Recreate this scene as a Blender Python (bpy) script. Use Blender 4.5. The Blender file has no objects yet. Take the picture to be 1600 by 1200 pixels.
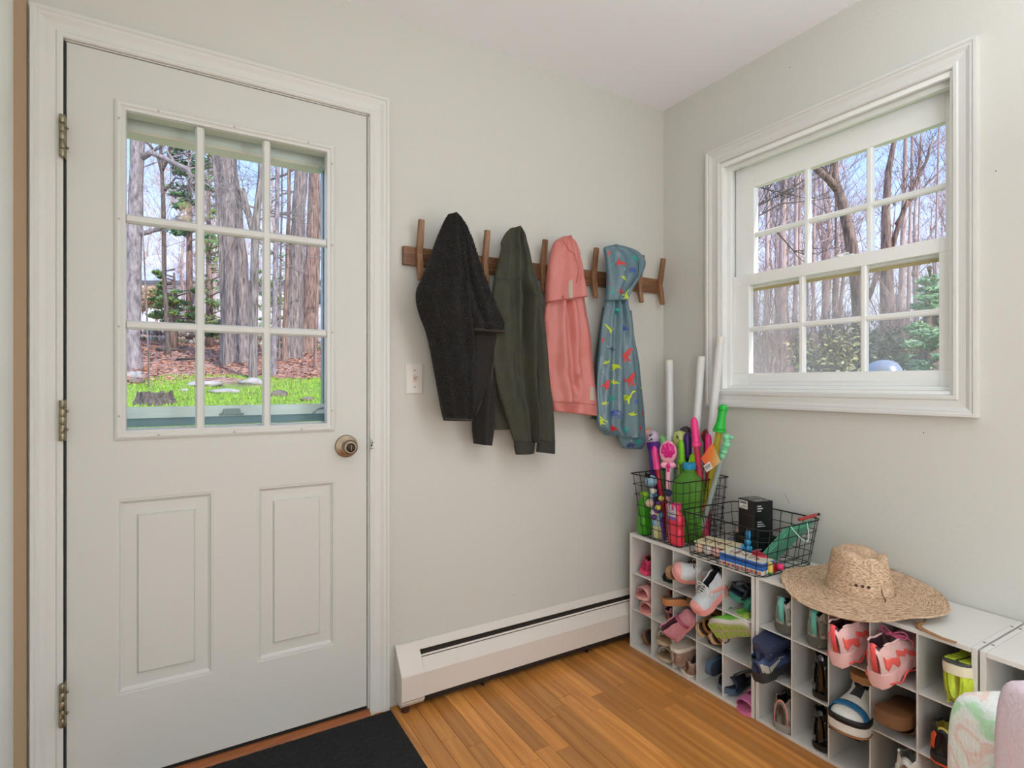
import bpy, math, random
from mathutils import Vector, Matrix, noise
random.seed(7)
R = random.random
def U(a, b): return a + (b - a) * R()
SC = bpy.context.scene
COL = SC.collection
# ---------------------------------------------------------------- camera
FPX, CXP, CYP = 863.0, 800.0, 598.0
CAM = Vector((-1.972, -1.891, 1.143))
FW = Vector((.5128, .8585, 0)).normalized()
RT = Vector((FW.y, -FW.x, 0))
cd = bpy.data.cameras.new('camera'); cam = bpy.data.objects.new('camera', cd); COL.objects.link(cam)
cd.sensor_width = 36; cd.lens = FPX * 36 / 1600; cd.shift_y = -2 / 1600; cd.clip_start = .02; cd.clip_end = 400
cam.location = CAM; cam.rotation_euler = (math.pi / 2, 0, math.atan2(FW.y, FW.x) - math.pi / 2)
SC.camera = cam
# ---------------------------------------------------------------- world, sun, room light, exposure
SC.view_settings.view_transform = 'Standard'; SC.view_settings.look = 'None'
SC.view_settings.exposure = -0.27; SC.view_settings.gamma = 1.0; SC.view_settings.use_curve_mapping = False
w = bpy.data.worlds.new('world'); SC.world = w; w.use_nodes = True
nt = w.node_tree; nt.nodes.clear()
wo = nt.nodes.new('ShaderNodeOutputWorld'); bg = nt.nodes.new('ShaderNodeBackground')
tc = nt.nodes.new('ShaderNodeTexCoord'); sx = nt.nodes.new('ShaderNodeSeparateXYZ'); cr = nt.nodes.new('ShaderNodeValToRGB')
cn = nt.nodes.new('ShaderNodeTexNoise'); cn.inputs['Scale'].default_value = 3.0; cn.inputs['Detail'].default_value = 6
cmx = nt.nodes.new('ShaderNodeMix'); cmx.data_type = 'RGBA'; ccr = nt.nodes.new('ShaderNodeMapRange')
nt.links.new(tc.outputs['Generated'], sx.inputs[0]); nt.links.new(sx.outputs['Z'], cr.inputs[0])
nt.links.new(tc.outputs['Generated'], cn.inputs['Vector'])
e = cr.color_ramp.elements
e[0].position = 0.0; e[0].color = (.80, .84, .95, 1)
e[1].position = .6; e[1].color = (.20, .38, .80, 1)
q = cr.color_ramp.elements.new(.16); q.color = (.62, .72, .95, 1)
q = cr.color_ramp.elements.new(.34); q.color = (.34, .53, .92, 1)
ccr.inputs[1].default_value = .5; ccr.inputs[2].default_value = .75; ccr.inputs[4].default_value = .55
nt.links.new(cn.outputs[0], ccr.inputs[0]); nt.links.new(ccr.outputs[0], cmx.inputs[0])
nt.links.new(cr.outputs[0], cmx.inputs[6]); cmx.inputs[7].default_value = (.85, .88, .95, 1)
nt.links.new(cmx.outputs[2], bg.inputs[0]); bg.inputs[1].default_value = 2.1
nt.links.new(bg.outputs[0], wo.inputs[0])
def lamp(name, kind, loc, direction, energy, color=(1, 1, 1), size=1, size_y=None, angle=.02):
    l = bpy.data.lights.new(name, kind); o = bpy.data.objects.new(name, l); COL.objects.link(o)
    l.energy = energy; l.color = color; o.location = loc
    o.rotation_euler = Vector(direction).to_track_quat('-Z', 'Y').to_euler()
    if kind == 'AREA':
        l.size = size
        if size_y: l.shape = 'RECTANGLE'; l.size_y = size_y
    if kind == 'SUN': l.angle = angle
    return o
lamp('sun', 'SUN', (0, 0, 20), (-.166, 1, -.80), 5.6, (1, .95, .86), angle=.03)
lamp('left_fill_light', 'AREA', (-2.32, -3.3, 1.0), (1, .0, 0), 31, (.82, .925, 1), 1.5, 1.7)  # added fill light behind the camera; the left wall has no window
lamp('right_fill_light', 'AREA', (-.03, -3.25, 1.0), (-1, .0, 0), 42, (.82, .925, 1), 1.5, 1.8)  # unseen fill panel at the right rear, added to brighten the lower walls
lamp('ceiling_fill_light', 'AREA', (-.90, -2.12, 1.86), (.04, .05, 1), 19, (.82, .925, 1), .45, .45)  # upward fill added to lift the ceiling; no lamp stands here
o = lamp('ceiling_lamp_light', 'POINT', (-1.955, -1.63, 2.12), (0, 0, -1), 1.2, (1, .66, .28)); o.data.shadow_soft_size = .03
# ---------------------------------------------------------------- pixel helpers (photo pixel -> point at a real distance)
def ray(px, py): return FW + RT * ((px - CXP) / FPX) + Vector((0, 0, (CYP - py) / FPX))
def PB(px, py, off=0): v = ray(px, py); return CAM + v * ((-off - CAM.y) / v.y)      # on a plane parallel to the door wall
def PR(px, py, off=0): v = ray(px, py); return CAM + v * ((-off - CAM.x) / v.x)      # parallel to the window wall
def PZ(px, py, z): v = ray(px, py); return CAM + v * ((z - CAM.z) / v.z)             # at height z
def PD(px, py, d): return CAM + ray(px, py) * d                                      # at depth d
# ---------------------------------------------------------------- materials
MATS = {}
def NT(name):
    m = bpy.data.materials.new(name); m.use_nodes = True
    return m, m.node_tree, m.node_tree.nodes['Principled BSDF']
def mat(name, col, rough=.6, metal=0, bump=0, bscale=40, var=0, vscale=8, coat=0, stretch=None, sheen=0, trans=0, alpha=1, rnd=0, spec=None, emit=0):
    if name in MATS: return MATS[name]
    m, nt, b = NT(name); N = nt.nodes; L = nt.links
    b.inputs['Base Color'].default_value = (*col, 1); b.inputs['Roughness'].default_value = rough; b.inputs['Metallic'].default_value = metal
    if coat: b.inputs['Coat Weight'].default_value = coat
    if sheen: b.inputs['Sheen Weight'].default_value = sheen
    if trans: b.inputs['Transmission Weight'].default_value = trans
    if alpha < 1: b.inputs['Alpha'].default_value = alpha
    if spec is not None: b.inputs['Specular IOR Level'].default_value = spec
    if bump or var or rnd:
        t = N.new('ShaderNodeTexCoord'); mp = N.new('ShaderNodeMapping'); L.new(t.outputs['Object'], mp.inputs[0])
        if stretch: mp.inputs['Scale'].default_value = stretch
    if var or rnd:
        n = N.new('ShaderNodeTexNoise'); n.inputs['Scale'].default_value = vscale; n.inputs['Detail'].default_value = 5
        L.new(mp.outputs[0], n.inputs['Vector'])
        mr = N.new('ShaderNodeMapRange'); mr.inputs[1].default_value = .3; mr.inputs[2].default_value = .7
        mr.inputs[3].default_value = 1 - var; mr.inputs[4].default_value = 1 + var
        L.new(n.outputs[0], mr.inputs[0]); src = mr.outputs[0]
        if rnd:
            oi = N.new('ShaderNodeObjectInfo'); m2 = N.new('ShaderNodeMapRange'); m2.inputs[3].default_value = 1 - rnd; m2.inputs[4].default_value = 1 + rnd
            L.new(oi.outputs['Random'], m2.inputs[0]); mu = N.new('ShaderNodeMath'); mu.operation = 'MULTIPLY'
            L.new(src, mu.inputs[0]); L.new(m2.outputs[0], mu.inputs[1]); src = mu.outputs[0]
        vm = N.new('ShaderNodeVectorMath'); vm.operation = 'SCALE'; vm.inputs[0].default_value = col
        L.new(src, vm.inputs['Scale']); L.new(vm.outputs[0], b.inputs['Base Color'])
    if bump:
        n = N.new('ShaderNodeTexNoise'); n.inputs['Scale'].default_value = bscale; n.inputs['Detail'].default_value = 6
        L.new(mp.outputs[0], n.inputs['Vector']); bp = N.new('ShaderNodeBump'); bp.inputs['Strength'].default_value = min(1, bump)
        bp.inputs['Distance'].default_value = .004 * max(1, bump); L.new(n.outputs[0], bp.inputs['Height']); L.new(bp.outputs[0], b.inputs['Normal'])
    MATS[name] = m; return m
def C(name, r, g, b, rough=.6, **k):     # sRGB 0..255 colour
    f = lambda c: ((c / 255) / 12.92 if c < 11 else ((c / 255 + .055) / 1.055) ** 2.4)
    return mat(name, (f(r), f(g), f(b)), rough, **k)
def glassmat(name, tint=(1, 1, 1), haze=0.0):
    m = bpy.data.materials.new(name); m.use_nodes = True; nt = m.node_tree; nt.nodes.clear(); N = nt.nodes; L = nt.links
    o = N.new('ShaderNodeOutputMaterial'); t = N.new('ShaderNodeBsdfTransparent'); t.inputs[0].default_value = (*tint, 1)
    g = N.new('ShaderNodeBsdfGlossy'); g.inputs['Roughness'].default_value = .02; mx = N.new('ShaderNodeMixShader')
    fr = N.new('ShaderNodeFresnel'); fr.inputs[0].default_value = 1.45
    ml = N.new('ShaderNodeMath'); ml.operation = 'MULTIPLY'; ml.inputs[1].default_value = .16; L.new(fr.outputs[0], ml.inputs[0])
    L.new(ml.outputs[0], mx.inputs[0]); L.new(t.outputs[0], mx.inputs[1]); L.new(g.outputs[0], mx.inputs[2]); s = mx.outputs[0]
    if haze:
        d = N.new('ShaderNodeBsdfDiffuse'); d.inputs[0].default_value = (.9, .9, .9, 1); m2 = N.new('ShaderNodeMixShader'); m2.inputs[0].default_value = haze
        L.new(s, m2.inputs[1]); L.new(d.outputs[0], m2.inputs[2]); s = m2.outputs[0]
    L.new(s, o.inputs[0]); return m
def plastic(name, r, g, b, t=.5):        # see-through coloured plastic
    f = lambda c: (c / 255) ** 2.2
    m = bpy.data.materials.new(name); m.use_nodes = True; nt = m.node_tree; N = nt.nodes; L = nt.links
    bs = N['Principled BSDF']; bs.inputs['Base Color'].default_value = (f(r), f(g), f(b), 1); bs.inputs['Roughness'].default_value = .12
    tr = N.new('ShaderNodeBsdfTransparent'); tr.inputs[0].default_value = (min(1, f(r) + .25), min(1, f(g) + .25), min(1, f(b) + .25), 1)
    mx = N.new('ShaderNodeMixShader'); mx.inputs[0].default_value = t
    L.new(bs.outputs[0], mx.inputs[1]); L.new(tr.outputs[0], mx.inputs[2]); L.new(mx.outputs[0], N['Material Output'].inputs[0]); return m
# ---------------------------------------------------------------- mesh builder
WL = {}
class MB:
    def __init__(s): s.v = []; s.f = []
    def add(s, vs, fs, M=None):
        o = len(s.v)
        s.v += [tuple(M @ Vector(p)) for p in vs] if M is not None else [tuple(p) for p in vs]
        s.f += [tuple(i + o for i in f) for f in fs]; return s
    def box(s, x0, y0, z0, x1, y1, z1, M=None):
        x0, x1 = min(x0, x1), max(x0, x1); y0, y1 = min(y0, y1), max(y0, y1); z0, z1 = min(z0, z1), max(z0, z1)
        return s.add([(x0, y0, z0), (x1, y0, z0), (x1, y1, z0), (x0, y1, z0), (x0, y0, z1), (x1, y0, z1), (x1, y1, z1), (x0, y1, z1)],
                     [(0, 3, 2, 1), (4, 5, 6, 7), (0, 1, 5, 4), (1, 2, 6, 5), (2, 3, 7, 6), (3, 0, 4, 7)], M)
    def tube(s, pts, rad, n=10, cap=True, M=None, jit=0, closed=False, flat=1.0):
        pts = [Vector(p) for p in pts]; k = len(pts)
        if not hasattr(rad, '__len__'): rad = [rad] * k
        vs = []; fs = []; up = None
        for i, p in enumerate(pts):
            a = pts[(i - 1) % k] if (closed or i) else p; b = pts[(i + 1) % k] if (closed or i < k - 1) else p
            t = (b - a)
            t = t.normalized() if t.length > 1e-9 else Vector((0, 0, 1))
            if up is None:
                up = Vector((0, 0, 1)) if abs(t.z) < .9 else Vector((1, 0, 0))
            u = (up - t * up.dot(t)); u = u.normalized() if u.length > 1e-6 else t.orthogonal().normalized(); up = u
            w = t.cross(u)
            for j in range(n):
                an = 2 * math.pi * j / n; r = rad[i] * (1 + (U(-jit, jit) if jit else 0))
                vs.append(p + (u * math.cos(an) * flat + w * math.sin(an)) * r)
        m = k if closed else k - 1
        for i in range(m):
            for j in range(n):
                a = i * n + j; b = i * n + (j + 1) % n; c = ((i + 1) % k) * n + (j + 1) % n; d = ((i + 1) % k) * n + j
                fs.append((a, b, c, d))
        if cap and not closed:
            fs.append(tuple(range(n - 1, -1, -1))); fs.append(tuple((k - 1) * n + j for j in range(n)))
        return s.add(vs, fs, M)
    def lathe(s, prof, c=(0, 0, 0), n=24, M=None, sx=1, sy=1):
        vs = []; fs = []
        for r, z in prof:
            for j in range(n):
                a = 2 * math.pi * j / n; vs.append((c[0] + r * math.cos(a) * sx, c[1] + r * math.sin(a) * sy, c[2] + z))
        for i in range(len(prof) - 1):
            for j in range(n):
                fs.append((i * n + j, i * n + (j + 1) % n, (i + 1) * n + (j + 1) % n, (i + 1) * n + j))
        fs.append(tuple(range(n - 1, -1, -1))); fs.append(tuple((len(prof) - 1) * n + j for j in range(n)))
        return s.add(vs, fs, M)
    def ball(s, c, r, n=16, M=None, nz=0):
        if not hasattr(r, '__len__'): r = (r, r, r)
        m = n // 2 + 1; vs = []; fs = []
        for i in range(m + 1):
            ph = math.pi * i / m
            for j in range(n):
                a = 2 * math.pi * j / n; k = 1 + (nz * noise.noise(Vector((math.cos(a) * math.sin(ph) * 2 + c[0] * 7, math.sin(a) * math.sin(ph) * 2 + c[1] * 7, math.cos(ph) * 2))) if nz else 0)
                vs.append((c[0] + r[0] * math.sin(ph) * math.cos(a) * k, c[1] + r[1] * math.sin(ph) * math.sin(a) * k, c[2] - r[2] * math.cos(ph) * k))
        for i in range(m):
            for j in range(n):
                fs.append((i * n + j, i * n + (j + 1) % n, (i + 1) * n + (j + 1) % n, (i + 1) * n + j))
        return s.add(vs, fs, M)
    def grid(s, fn, nu, nv, wu=False, M=None):
        vs = [fn(i / (nu if wu else nu - 1), j / (nv - 1)) for j in range(nv) for i in range(nu)]
        fs = []
        for j in range(nv - 1):
            for i in range(nu if wu else nu - 1):
                fs.append((j * nu + i, j * nu + (i + 1) % nu, (j + 1) * nu + (i + 1) % nu, (j + 1) * nu + i))
        return s.add(vs, fs, M)
    def prism(s, poly, ax, a, b, M=None):   # 2D polygon extruded along axis ax from a to b
        n = len(poly)
        def P(p, t): return (t, p[0], p[1]) if ax == 0 else ((p[0], t, p[1]) if ax == 1 else (p[0], p[1], t))
        return s.add([P(p, a) for p in poly] + [P(p, b) for p in poly],
                     [tuple(range(n - 1, -1, -1)), tuple(range(n, 2 * n))] + [(i, (i + 1) % n, n + (i + 1) % n, n + i) for i in range(n)], M)
    def build(s, name, m=None, parent=None, smooth=False, bevel=0, seg=2, solid=0, sub=0, auto=None):
        me = bpy.data.meshes.new(name); loc = WL.get(parent.name, Vector((0, 0, 0))) if parent else Vector((0, 0, 0))
        me.from_pydata([(p[0] - loc.x, p[1] - loc.y, p[2] - loc.z) for p in s.v], [], s.f)
        if m: me.materials.append(m)
        me.update()
        o = bpy.data.objects.new(name, me); COL.objects.link(o)
        if parent: o.parent = parent; WL[o.name] = loc
        else: WL[o.name] = loc
        if smooth:
            me.polygons.foreach_set('use_smooth', [True] * len(me.polygons))
            if auto:
                me.set_sharp_from_angle(angle=math.radians(auto))
        if solid:
            q = o.modifiers.new('s', 'SOLIDIFY'); q.thickness = solid; q.offset = 0
        if bevel:
            q = o.modifiers.new('b', 'BEVEL'); q.width = bevel; q.segments = seg; q.limit_method = 'ANGLE'
        if sub:
            q = o.modifiers.new('u', 'SUBSURF'); q.levels = sub; q.render_levels = sub
        return o
def thing(name, label, cat, loc=(0, 0, 0), group=None):
    o = bpy.data.objects.new(name, None); COL.objects.link(o); o.location = loc; o.empty_display_size = .05
    o['label'] = label; o['category'] = cat
    if group: o['group'] = group
    WL[o.name] = Vector(loc); return o
def tag(o, label, cat, group=None, kind=None):
    o['label'] = label; o['category'] = cat
    if group: o['group'] = group
    if kind: o['kind'] = kind
    return o
def struct(o): o['kind'] = 'structure'; return o
def sroot(name, loc=(0, 0, 0)):
    o = bpy.data.objects.new(name, None); COL.objects.link(o); o.location = loc; o['kind'] = 'structure'; WL[o.name] = Vector(loc); return o
def lerp(a, b, t): return a + (b - a) * t
def tab(T, s):
    if s <= T[0][0]: return T[0][1]
    for (a, u), (b, v) in zip(T, T[1:]):
        if s <= b:
            t = (s - a) / (b - a); t = t * t * (3 - 2 * t); return u + (v - u) * t
    return T[-1][1]
def tabc(T, s):
    if s <= T[0][0]: return T[0][1]
    if s >= T[-1][0]: return T[-1][1]
    k = 0
    while s > T[k + 1][0]: k += 1
    a, u = T[k]; b, v = T[k + 1]; h = b - a; t = (s - a) / h
    m1 = (v - T[k - 1][1]) / (b - T[k - 1][0]) * h if k else (v - u)
    m2 = (T[k + 2][1] - u) / (T[k + 2][0] - a) * h if k + 2 < len(T) else (v - u)
    return u * (2 * t ** 3 - 3 * t * t + 1) + m1 * (t ** 3 - 2 * t * t + t) + v * (-2 * t ** 3 + 3 * t * t) + m2 * (t ** 3 - t * t)
def frame(origin, zdir, xdir=(1, 0, 0)):
    z = Vector(zdir).normalized(); x = Vector(xdir); x = (x - z * x.dot(z)).normalized(); y = z.cross(x)
    M = Matrix((x, y, z)).transposed().to_4x4(); M.translation = Vector(origin); return M
def stick(a, b):
    """matrix whose local z runs from a to b, and the length"""
    a = Vector(a); b = Vector(b); d = b - a
    return frame(a, d, (.3, -1, .1)), d.length
# palette
WALL = C('wall_paint', 212, 209, 201, .75, bump=.25, bscale=60)
CEIL = C('ceiling_paint', 250, 251, 255, .85)
TRIM = C('trim_paint', 222, 220, 215, .38, bump=.08, bscale=30)
DOORP = C('door_paint', 214, 212, 206, .42, bump=.10, bscale=25)
LEFTP = C('left_wall_paint', 244, 246, 240, .6)
METAL = C('aged_nickel', 150, 142, 118, .38, metal=.9, bump=.3, bscale=120, var=.35, vscale=60)
BRASS = C('antique_nickel', 146, 130, 110, .3, metal=.95, var=.15, vscale=30)
VINYL = C('window_vinyl', 246, 246, 242, .4)
BLACK = C('black_gap', 18, 17, 16, .8)
GLASS = glassmat('pane_glass')
# ================================================================ room shell
def slab_holes(mb, ax, a, b, us, vs, holes):
    """boxes filling a us x vs grid except the hole cells; ax = normal axis"""
    for i in range(len(us) - 1):
        for j in range(len(vs) - 1):
            cu = (us[i] + us[i + 1]) / 2; cv = (vs[j] + vs[j + 1]) / 2
            if any(h[0] < cu < h[2] and h[1] < cv < h[3] for h in holes): continue
            if ax == 1: mb.box(us[i], a, vs[j], us[i + 1], b, vs[j + 1])
            else: mb.box(a, us[i], vs[j], b, us[i + 1], vs[j + 1])
DX0, DX1, DZ0, DZ1 = -2.239, -1.426, .030, 2.060       # door leaf
CH = 2.438
m = MB(); slab_holes(m, 1, 0, .17, [-3.4, DX0 - .012, DX1 + .012, .14], [-.05, 0, DZ1 + .012, CH + .1], [(DX0 - .012, 0, DX1 + .012, DZ1 + .012)])
wb = struct(m.build('wall_back', WALL))
WY0, WY1, WZ0, WZ1 = -1.153, -.325, 1.106, 2.077       # window opening
m = MB(); slab_holes(m, 0, 0, .14, [-4.2, WY0, WY1, 0], [-.05, WZ0, WZ1, CH + .1], [(WY0, WZ0, WY1, WZ1)])
wr = struct(m.build('wall_right', WALL))
struct(MB().box(-2.50, -4.2, -.05, -2.345, 0, CH + .1).build('wall_left', LEFTP))
struct(MB().box(-3.4, -4.3, -.05, .14, -4.2, CH + .1).build('wall_front', WALL))
struct(MB().box(-3.4, -4.3, CH, .14, .17, CH + .08).build('ceiling', CEIL))
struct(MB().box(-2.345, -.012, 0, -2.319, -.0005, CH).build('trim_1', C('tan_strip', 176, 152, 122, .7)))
# nail holes and a scratch
nh = MB()
for p in (PR(1556, 267), PR(1234, 105), PR(1443, 676), PB(803, 930)):
    nh.ball(p, .0016, 8)
o = nh.build('nail_hole', BLACK, wr); 
sc_ = MB(); sc_.tube([PR(1226, 770), PR(1230, 779), PR(1233, 786)], .0006, 4); sc_.ball(PR(1233, 786), .0014, 8); sc_.build('scratch', C('scratch_grey', 90, 86, 80), wr)
# floor: slab + planks
fl = struct(MB().box(-3.4, -4.2, -.06, .0, 0.0, -.009).build('floor', C('subfloor_dark', 60, 34, 18, .8)))
def woodfloor():
    m, nt, b = NT('oak_floor'); N = nt.nodes; L = nt.links
    oi = N.new('ShaderNodeObjectInfo'); t = N.new('ShaderNodeTexCoord'); mp = N.new('ShaderNodeMapping'); mp.inputs['Scale'].default_value = (26, 1.6, 26)
    L.new(t.outputs['Object'], mp.inputs[0])
    ad = N.new('ShaderNodeVectorMath'); ad.operation = 'ADD'; L.new(mp.outputs[0], ad.inputs[0])
    sc = N.new('ShaderNodeVectorMath'); sc.operation = 'SCALE'; sc.inputs[0].default_value = (37, 91, 13); L.new(oi.outputs['Random'], sc.inputs['Scale']); L.new(sc.outputs[0], ad.inputs[1])
    n = N.new('ShaderNodeTexNoise'); n.inputs['Scale'].default_value = 1.0; n.inputs['Detail'].default_value = 8; n.inputs['Distortion'].default_value = 1.4; L.new(ad.outputs[0], n.inputs['Vector'])
    wv = N.new('ShaderNodeTexWave'); wv.inputs['Scale'].default_value = .35; wv.inputs['Distortion'].default_value = 9; wv.inputs['Detail'].default_value = 3; L.new(ad.outputs[0], wv.inputs['Vector'])
    cr = N.new('ShaderNodeValToRGB'); e = cr.color_ramp.elements
    e[0].position = .25; e[0].color = (.55, .19, .036, 1); e[1].position = .75; e[1].color = (.86, .385, .10, 1)
    mx = N.new('ShaderNodeMath'); mx.operation = 'MULTIPLY_ADD'; mx.inputs[1].default_value = .14; L.new(wv.outputs['Fac'], mx.inputs[0])
    m1 = N.new('ShaderNodeMath'); m1.operation = 'MULTIPLY'; m1.inputs[1].default_value = .84; L.new(n.outputs[0], m1.inputs[0]); L.new(m1.outputs[0], mx.inputs[2]); L.new(mx.outputs[0], cr.inputs[0])
    mr = N.new('ShaderNodeMapRange'); mr.inputs[3].default_value = .68; mr.inputs[4].default_value = 1.15; L.new(oi.outputs['Random'], mr.inputs[0])
    vm = N.new('ShaderNodeVectorMath'); vm.operation = 'SCALE'; L.new(cr.outputs[0], vm.inputs[0]); L.new(mr.outputs[0], vm.inputs['Scale']); L.new(vm.outputs[0], b.inputs['Base Color'])
    b.inputs['Roughness'].default_value = .28
    bp = N.new('ShaderNodeBump'); bp.inputs['Strength'].default_value = .12; bp.inputs['Distance'].default_value = .002; L.new(n.outputs[0], bp.inputs['Height']); L.new(bp.outputs[0], b.inputs['Normal'])
    return m
OAK = woodfloor()
x = -1.95; pw = .0572; rr = random.Random(4)
while x < -.02:
    y = -.001 - rr.uniform(0, .0); first = True
    while y > -2.3:
        ln = rr.uniform(.25, .5) if first else rr.uniform(.45, .95); first = False
        y1 = max(y - ln, -2.4)
        pb = MB().box(-pw / 2 + .0005, -(y - y1) / 2 + .0005, -.009, pw / 2 - .0005, (y - y1) / 2 - .0005, 0)
        o = pb.build('plank', OAK, fl, bevel=.0008, seg=1); o.location = (x + pw / 2, (y + y1) / 2, 0)
        y = y1
    x += pw
struct(MB().box(-2.345, -4.2, -.009, -1.95, 0, -.001).build('trim_6', OAK))
struct(MB().box(-1.95, -4.2, -.009, -.0, -2.41, -.001).build('trim_7', OAK))
# ---------------------------------------------------------------- casings with stepped profile
def casing(mb, u0, v0, u1, v1, w, place, bottom=False):
    """mitred casing round an opening; profile steps; place(u,v,d)->xyz; d = projection"""
    prof = [(0, 0), (0, .010), (.004, .013), (.012, .013), (.016, .010), (w * .55, .012), (w * .72, .018), (w - .012, .018), (w - .008, .022), (w, .022), (w, 0)]
    def loop(off, d):
        if bottom: return [(u0 - off, v0 - off, d), (u0 - off, v1 + off, d), (u1 + off, v1 + off, d), (u1 + off, v0 - off, d)]
        return [(u0 - off, v0, d), (u0 - off, v1 + off, d), (u1 + off, v1 + off, d), (u1 + off, v0, d)]
    L = [loop(*p) for p in prof]; vs = [place(*p) for l in L for p in l]; fs = []
    for i in range(len(L) - 1):
        for j in range(4 if bottom else 3):
            a = i * 4 + j; b = i * 4 + (j + 1) % 4; fs.append((a, b, b + 4, a + 4))
    if not bottom:
        fs.append(tuple(i * 4 for i in range(len(L)))); fs.append(tuple(i * 4 + 3 for i in range(len(L))))
    mb.add(vs, fs)
c = MB(); casing(c, DX0 - .006, 0.0, DX1 + .008, DZ1 + .006, .066, lambda u, v, d: (u, -d, v))
dc = struct(c.build('trim_2', TRIM))
c = MB(); casing(c, WY0, WZ0, WY1, WZ1, .063, lambda u, v, d: (-d, u, v), True)
struct(c.build('trim_3', TRIM))
# ---------------------------------------------------------------- door
D = sroot('door_1', (DX0, 0, 0))
def ringpanel(mb, x0, z0, x1, z1, prof, y0=0):
    L = []
    for ins, dep in prof:
        L.append([(x0 + ins, y0 + dep, z0 + ins), (x1 - ins, y0 + dep, z0 + ins), (x1 - ins, y0 + dep, z1 - ins), (x0 + ins, y0 + dep, z1 - ins)])
    vs = [p for l in L for p in l]; fs = []
    for i in range(len(L) - 1):
        for j in range(4): fs.append((i * 4 + j, i * 4 + (j + 1) % 4, i * 4 + 4 + (j + 1) % 4, i * 4 + 4 + j))
    mb.add(vs, fs); return len(L)
m = MB()
GX0, GX1, GZ0, GZ1 = -2.106, -1.561, 1.008, 1.903
HP = [(-2.130, .267, -1.890, .816), (-1.772, .267, -1.532, .816)]
xs = [DX0, HP[0][0], GX0 - .003, HP[0][2], HP[1][0], GX1 + .003, HP[1][2], DX1]; zs = [DZ0, .267, .816, GZ0 - .003, GZ1 + .003, DZ1]
slab_holes(m, 1, 0, .044, xs, zs, HP + [(GX0 - .003, GZ0 - .003, GX1 + .003, GZ1 + .003)])
for h in HP:
    m.box(h[0], .015, h[1], h[2], .044, h[3])
leaf = m.build('door_leaf', DOORP, D)
for h in HP:
    m = MB(); k = ringpanel(m, *h, [(0, 0), (.003, .001), (.007, .001), (.010, .006), (.016, .010), (.048, .009), (.0515, .002), (.0525, .001)])
    n0 = len(m.v) - 4; m.f.append((n0, n0 + 1, n0 + 2, n0 + 3)); m.build('raised_panel', DOORP, D)
# glazing frame
m = MB()
fx0, fx1, fz0, fz1 = -2.134, -1.533, .982, 1.934
L = []
for ins, dep in [(0, 0), (.001, -.006), (.008, -.010), (.013, -.010), (.017, -.006), (.022, -.007), (.026, -.007), (.0275, .004), (.0275, .018)]:
    L.append([(fx0 + ins, dep, fz0 + ins), (fx1 - ins, dep, fz0 + ins), (fx1 - ins, dep, fz1 - ins), (fx0 + ins, dep, fz1 - ins)])
vs = [p for l in L for p in l]; fs = [(i * 4 + j, i * 4 + (j + 1) % 4, i * 4 + 4 + (j + 1) % 4, i * 4 + 4 + j) for i in range(len(L) - 1) for j in range(4)]
m.add(vs, fs); gf = m.build('glazing_frame', TRIM, D)
for z in (1.607, 1.307): 
    MB().prism([(.018, z - .012), (.004, z - .012), (-.003, z - .007), (-.003, z + .007), (.004, z + .012), (.018, z + .012)], 0, GX0, GX1).build('muntin', TRIM, D)
for x in (-1.926, -1.743): MB().prism([(x - .012, .0175), (x - .012, .0035), (x - .007, -.0035), (x + .007, -.0035), (x + .012, .0035), (x + .012, .0175)], 2, GZ0, GZ1).build('muntin', TRIM, D)
px_ = [GX0, -1.926, -1.743, GX1]; pz_ = [GZ0, 1.307, 1.607, GZ1]
for i in range(3):
    for j in range(3): MB().box(px_[i] + .001, .020, pz_[j] + .001, px_[i + 1] - .001, .024, pz_[j + 1] - .001).build('glass_pane', GLASS, D)
MB().box(GX0 - .003, .024, GZ0 - .003, GX1 + .003, .044, GZ0 + .004).build('sill_bead', TRIM, D)
for (x, z) in [(-2.123, 1.88), (-2.123, 1.60), (-2.123, 1.30), (-2.123, 1.05), (-1.544, 1.87), (-1.544, 1.60), (-1.544, 1.31), (-1.544, 1.05), (-2.03, .993), (-1.835, .993), (-1.64, .993), (-2.03, 1.923), (-1.835, 1.923), (-1.62, 1.923)]:
    MB().lathe([(.0035, 0), (.0035, .0012), (.001, .0018)], n=10, M=frame((x, -.010, z), (0, -1, 0))).build('screw', C('screw_paint', 190, 182, 170, .4), D)
# hinges
for z0, z1 in ((1.741, 1.854), (.988, 1.097), (.230, .345)):
    h = MB(); n = 5; dz = (z1 - z0) / n
    hr = bpy.data.objects.new('hinge', None); COL.objects.link(hr); hr.parent = D; WL[hr.name] = WL[D.name]
    for i in range(n):
        MB().lathe([(.0065, .0006), (.0072, .0016), (.0072, dz - .0016), (.0065, dz - .0006)], (DX0 - .006, -.0225, z0 + i * dz), 14).build('knuckle', METAL, hr, smooth=True, auto=40)
    MB().box(DX0 - .003, -.020, z0, DX0 - .0005, .0, z1).build('hinge_leaf', METAL, hr)
    h = MB()
    for zz in (z0 + .03, z1 - .03): h.ball((DX0 + .003, -.012, zz), .004, 8)
    h.build('screw_head', METAL, hr, smooth=True)
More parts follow.
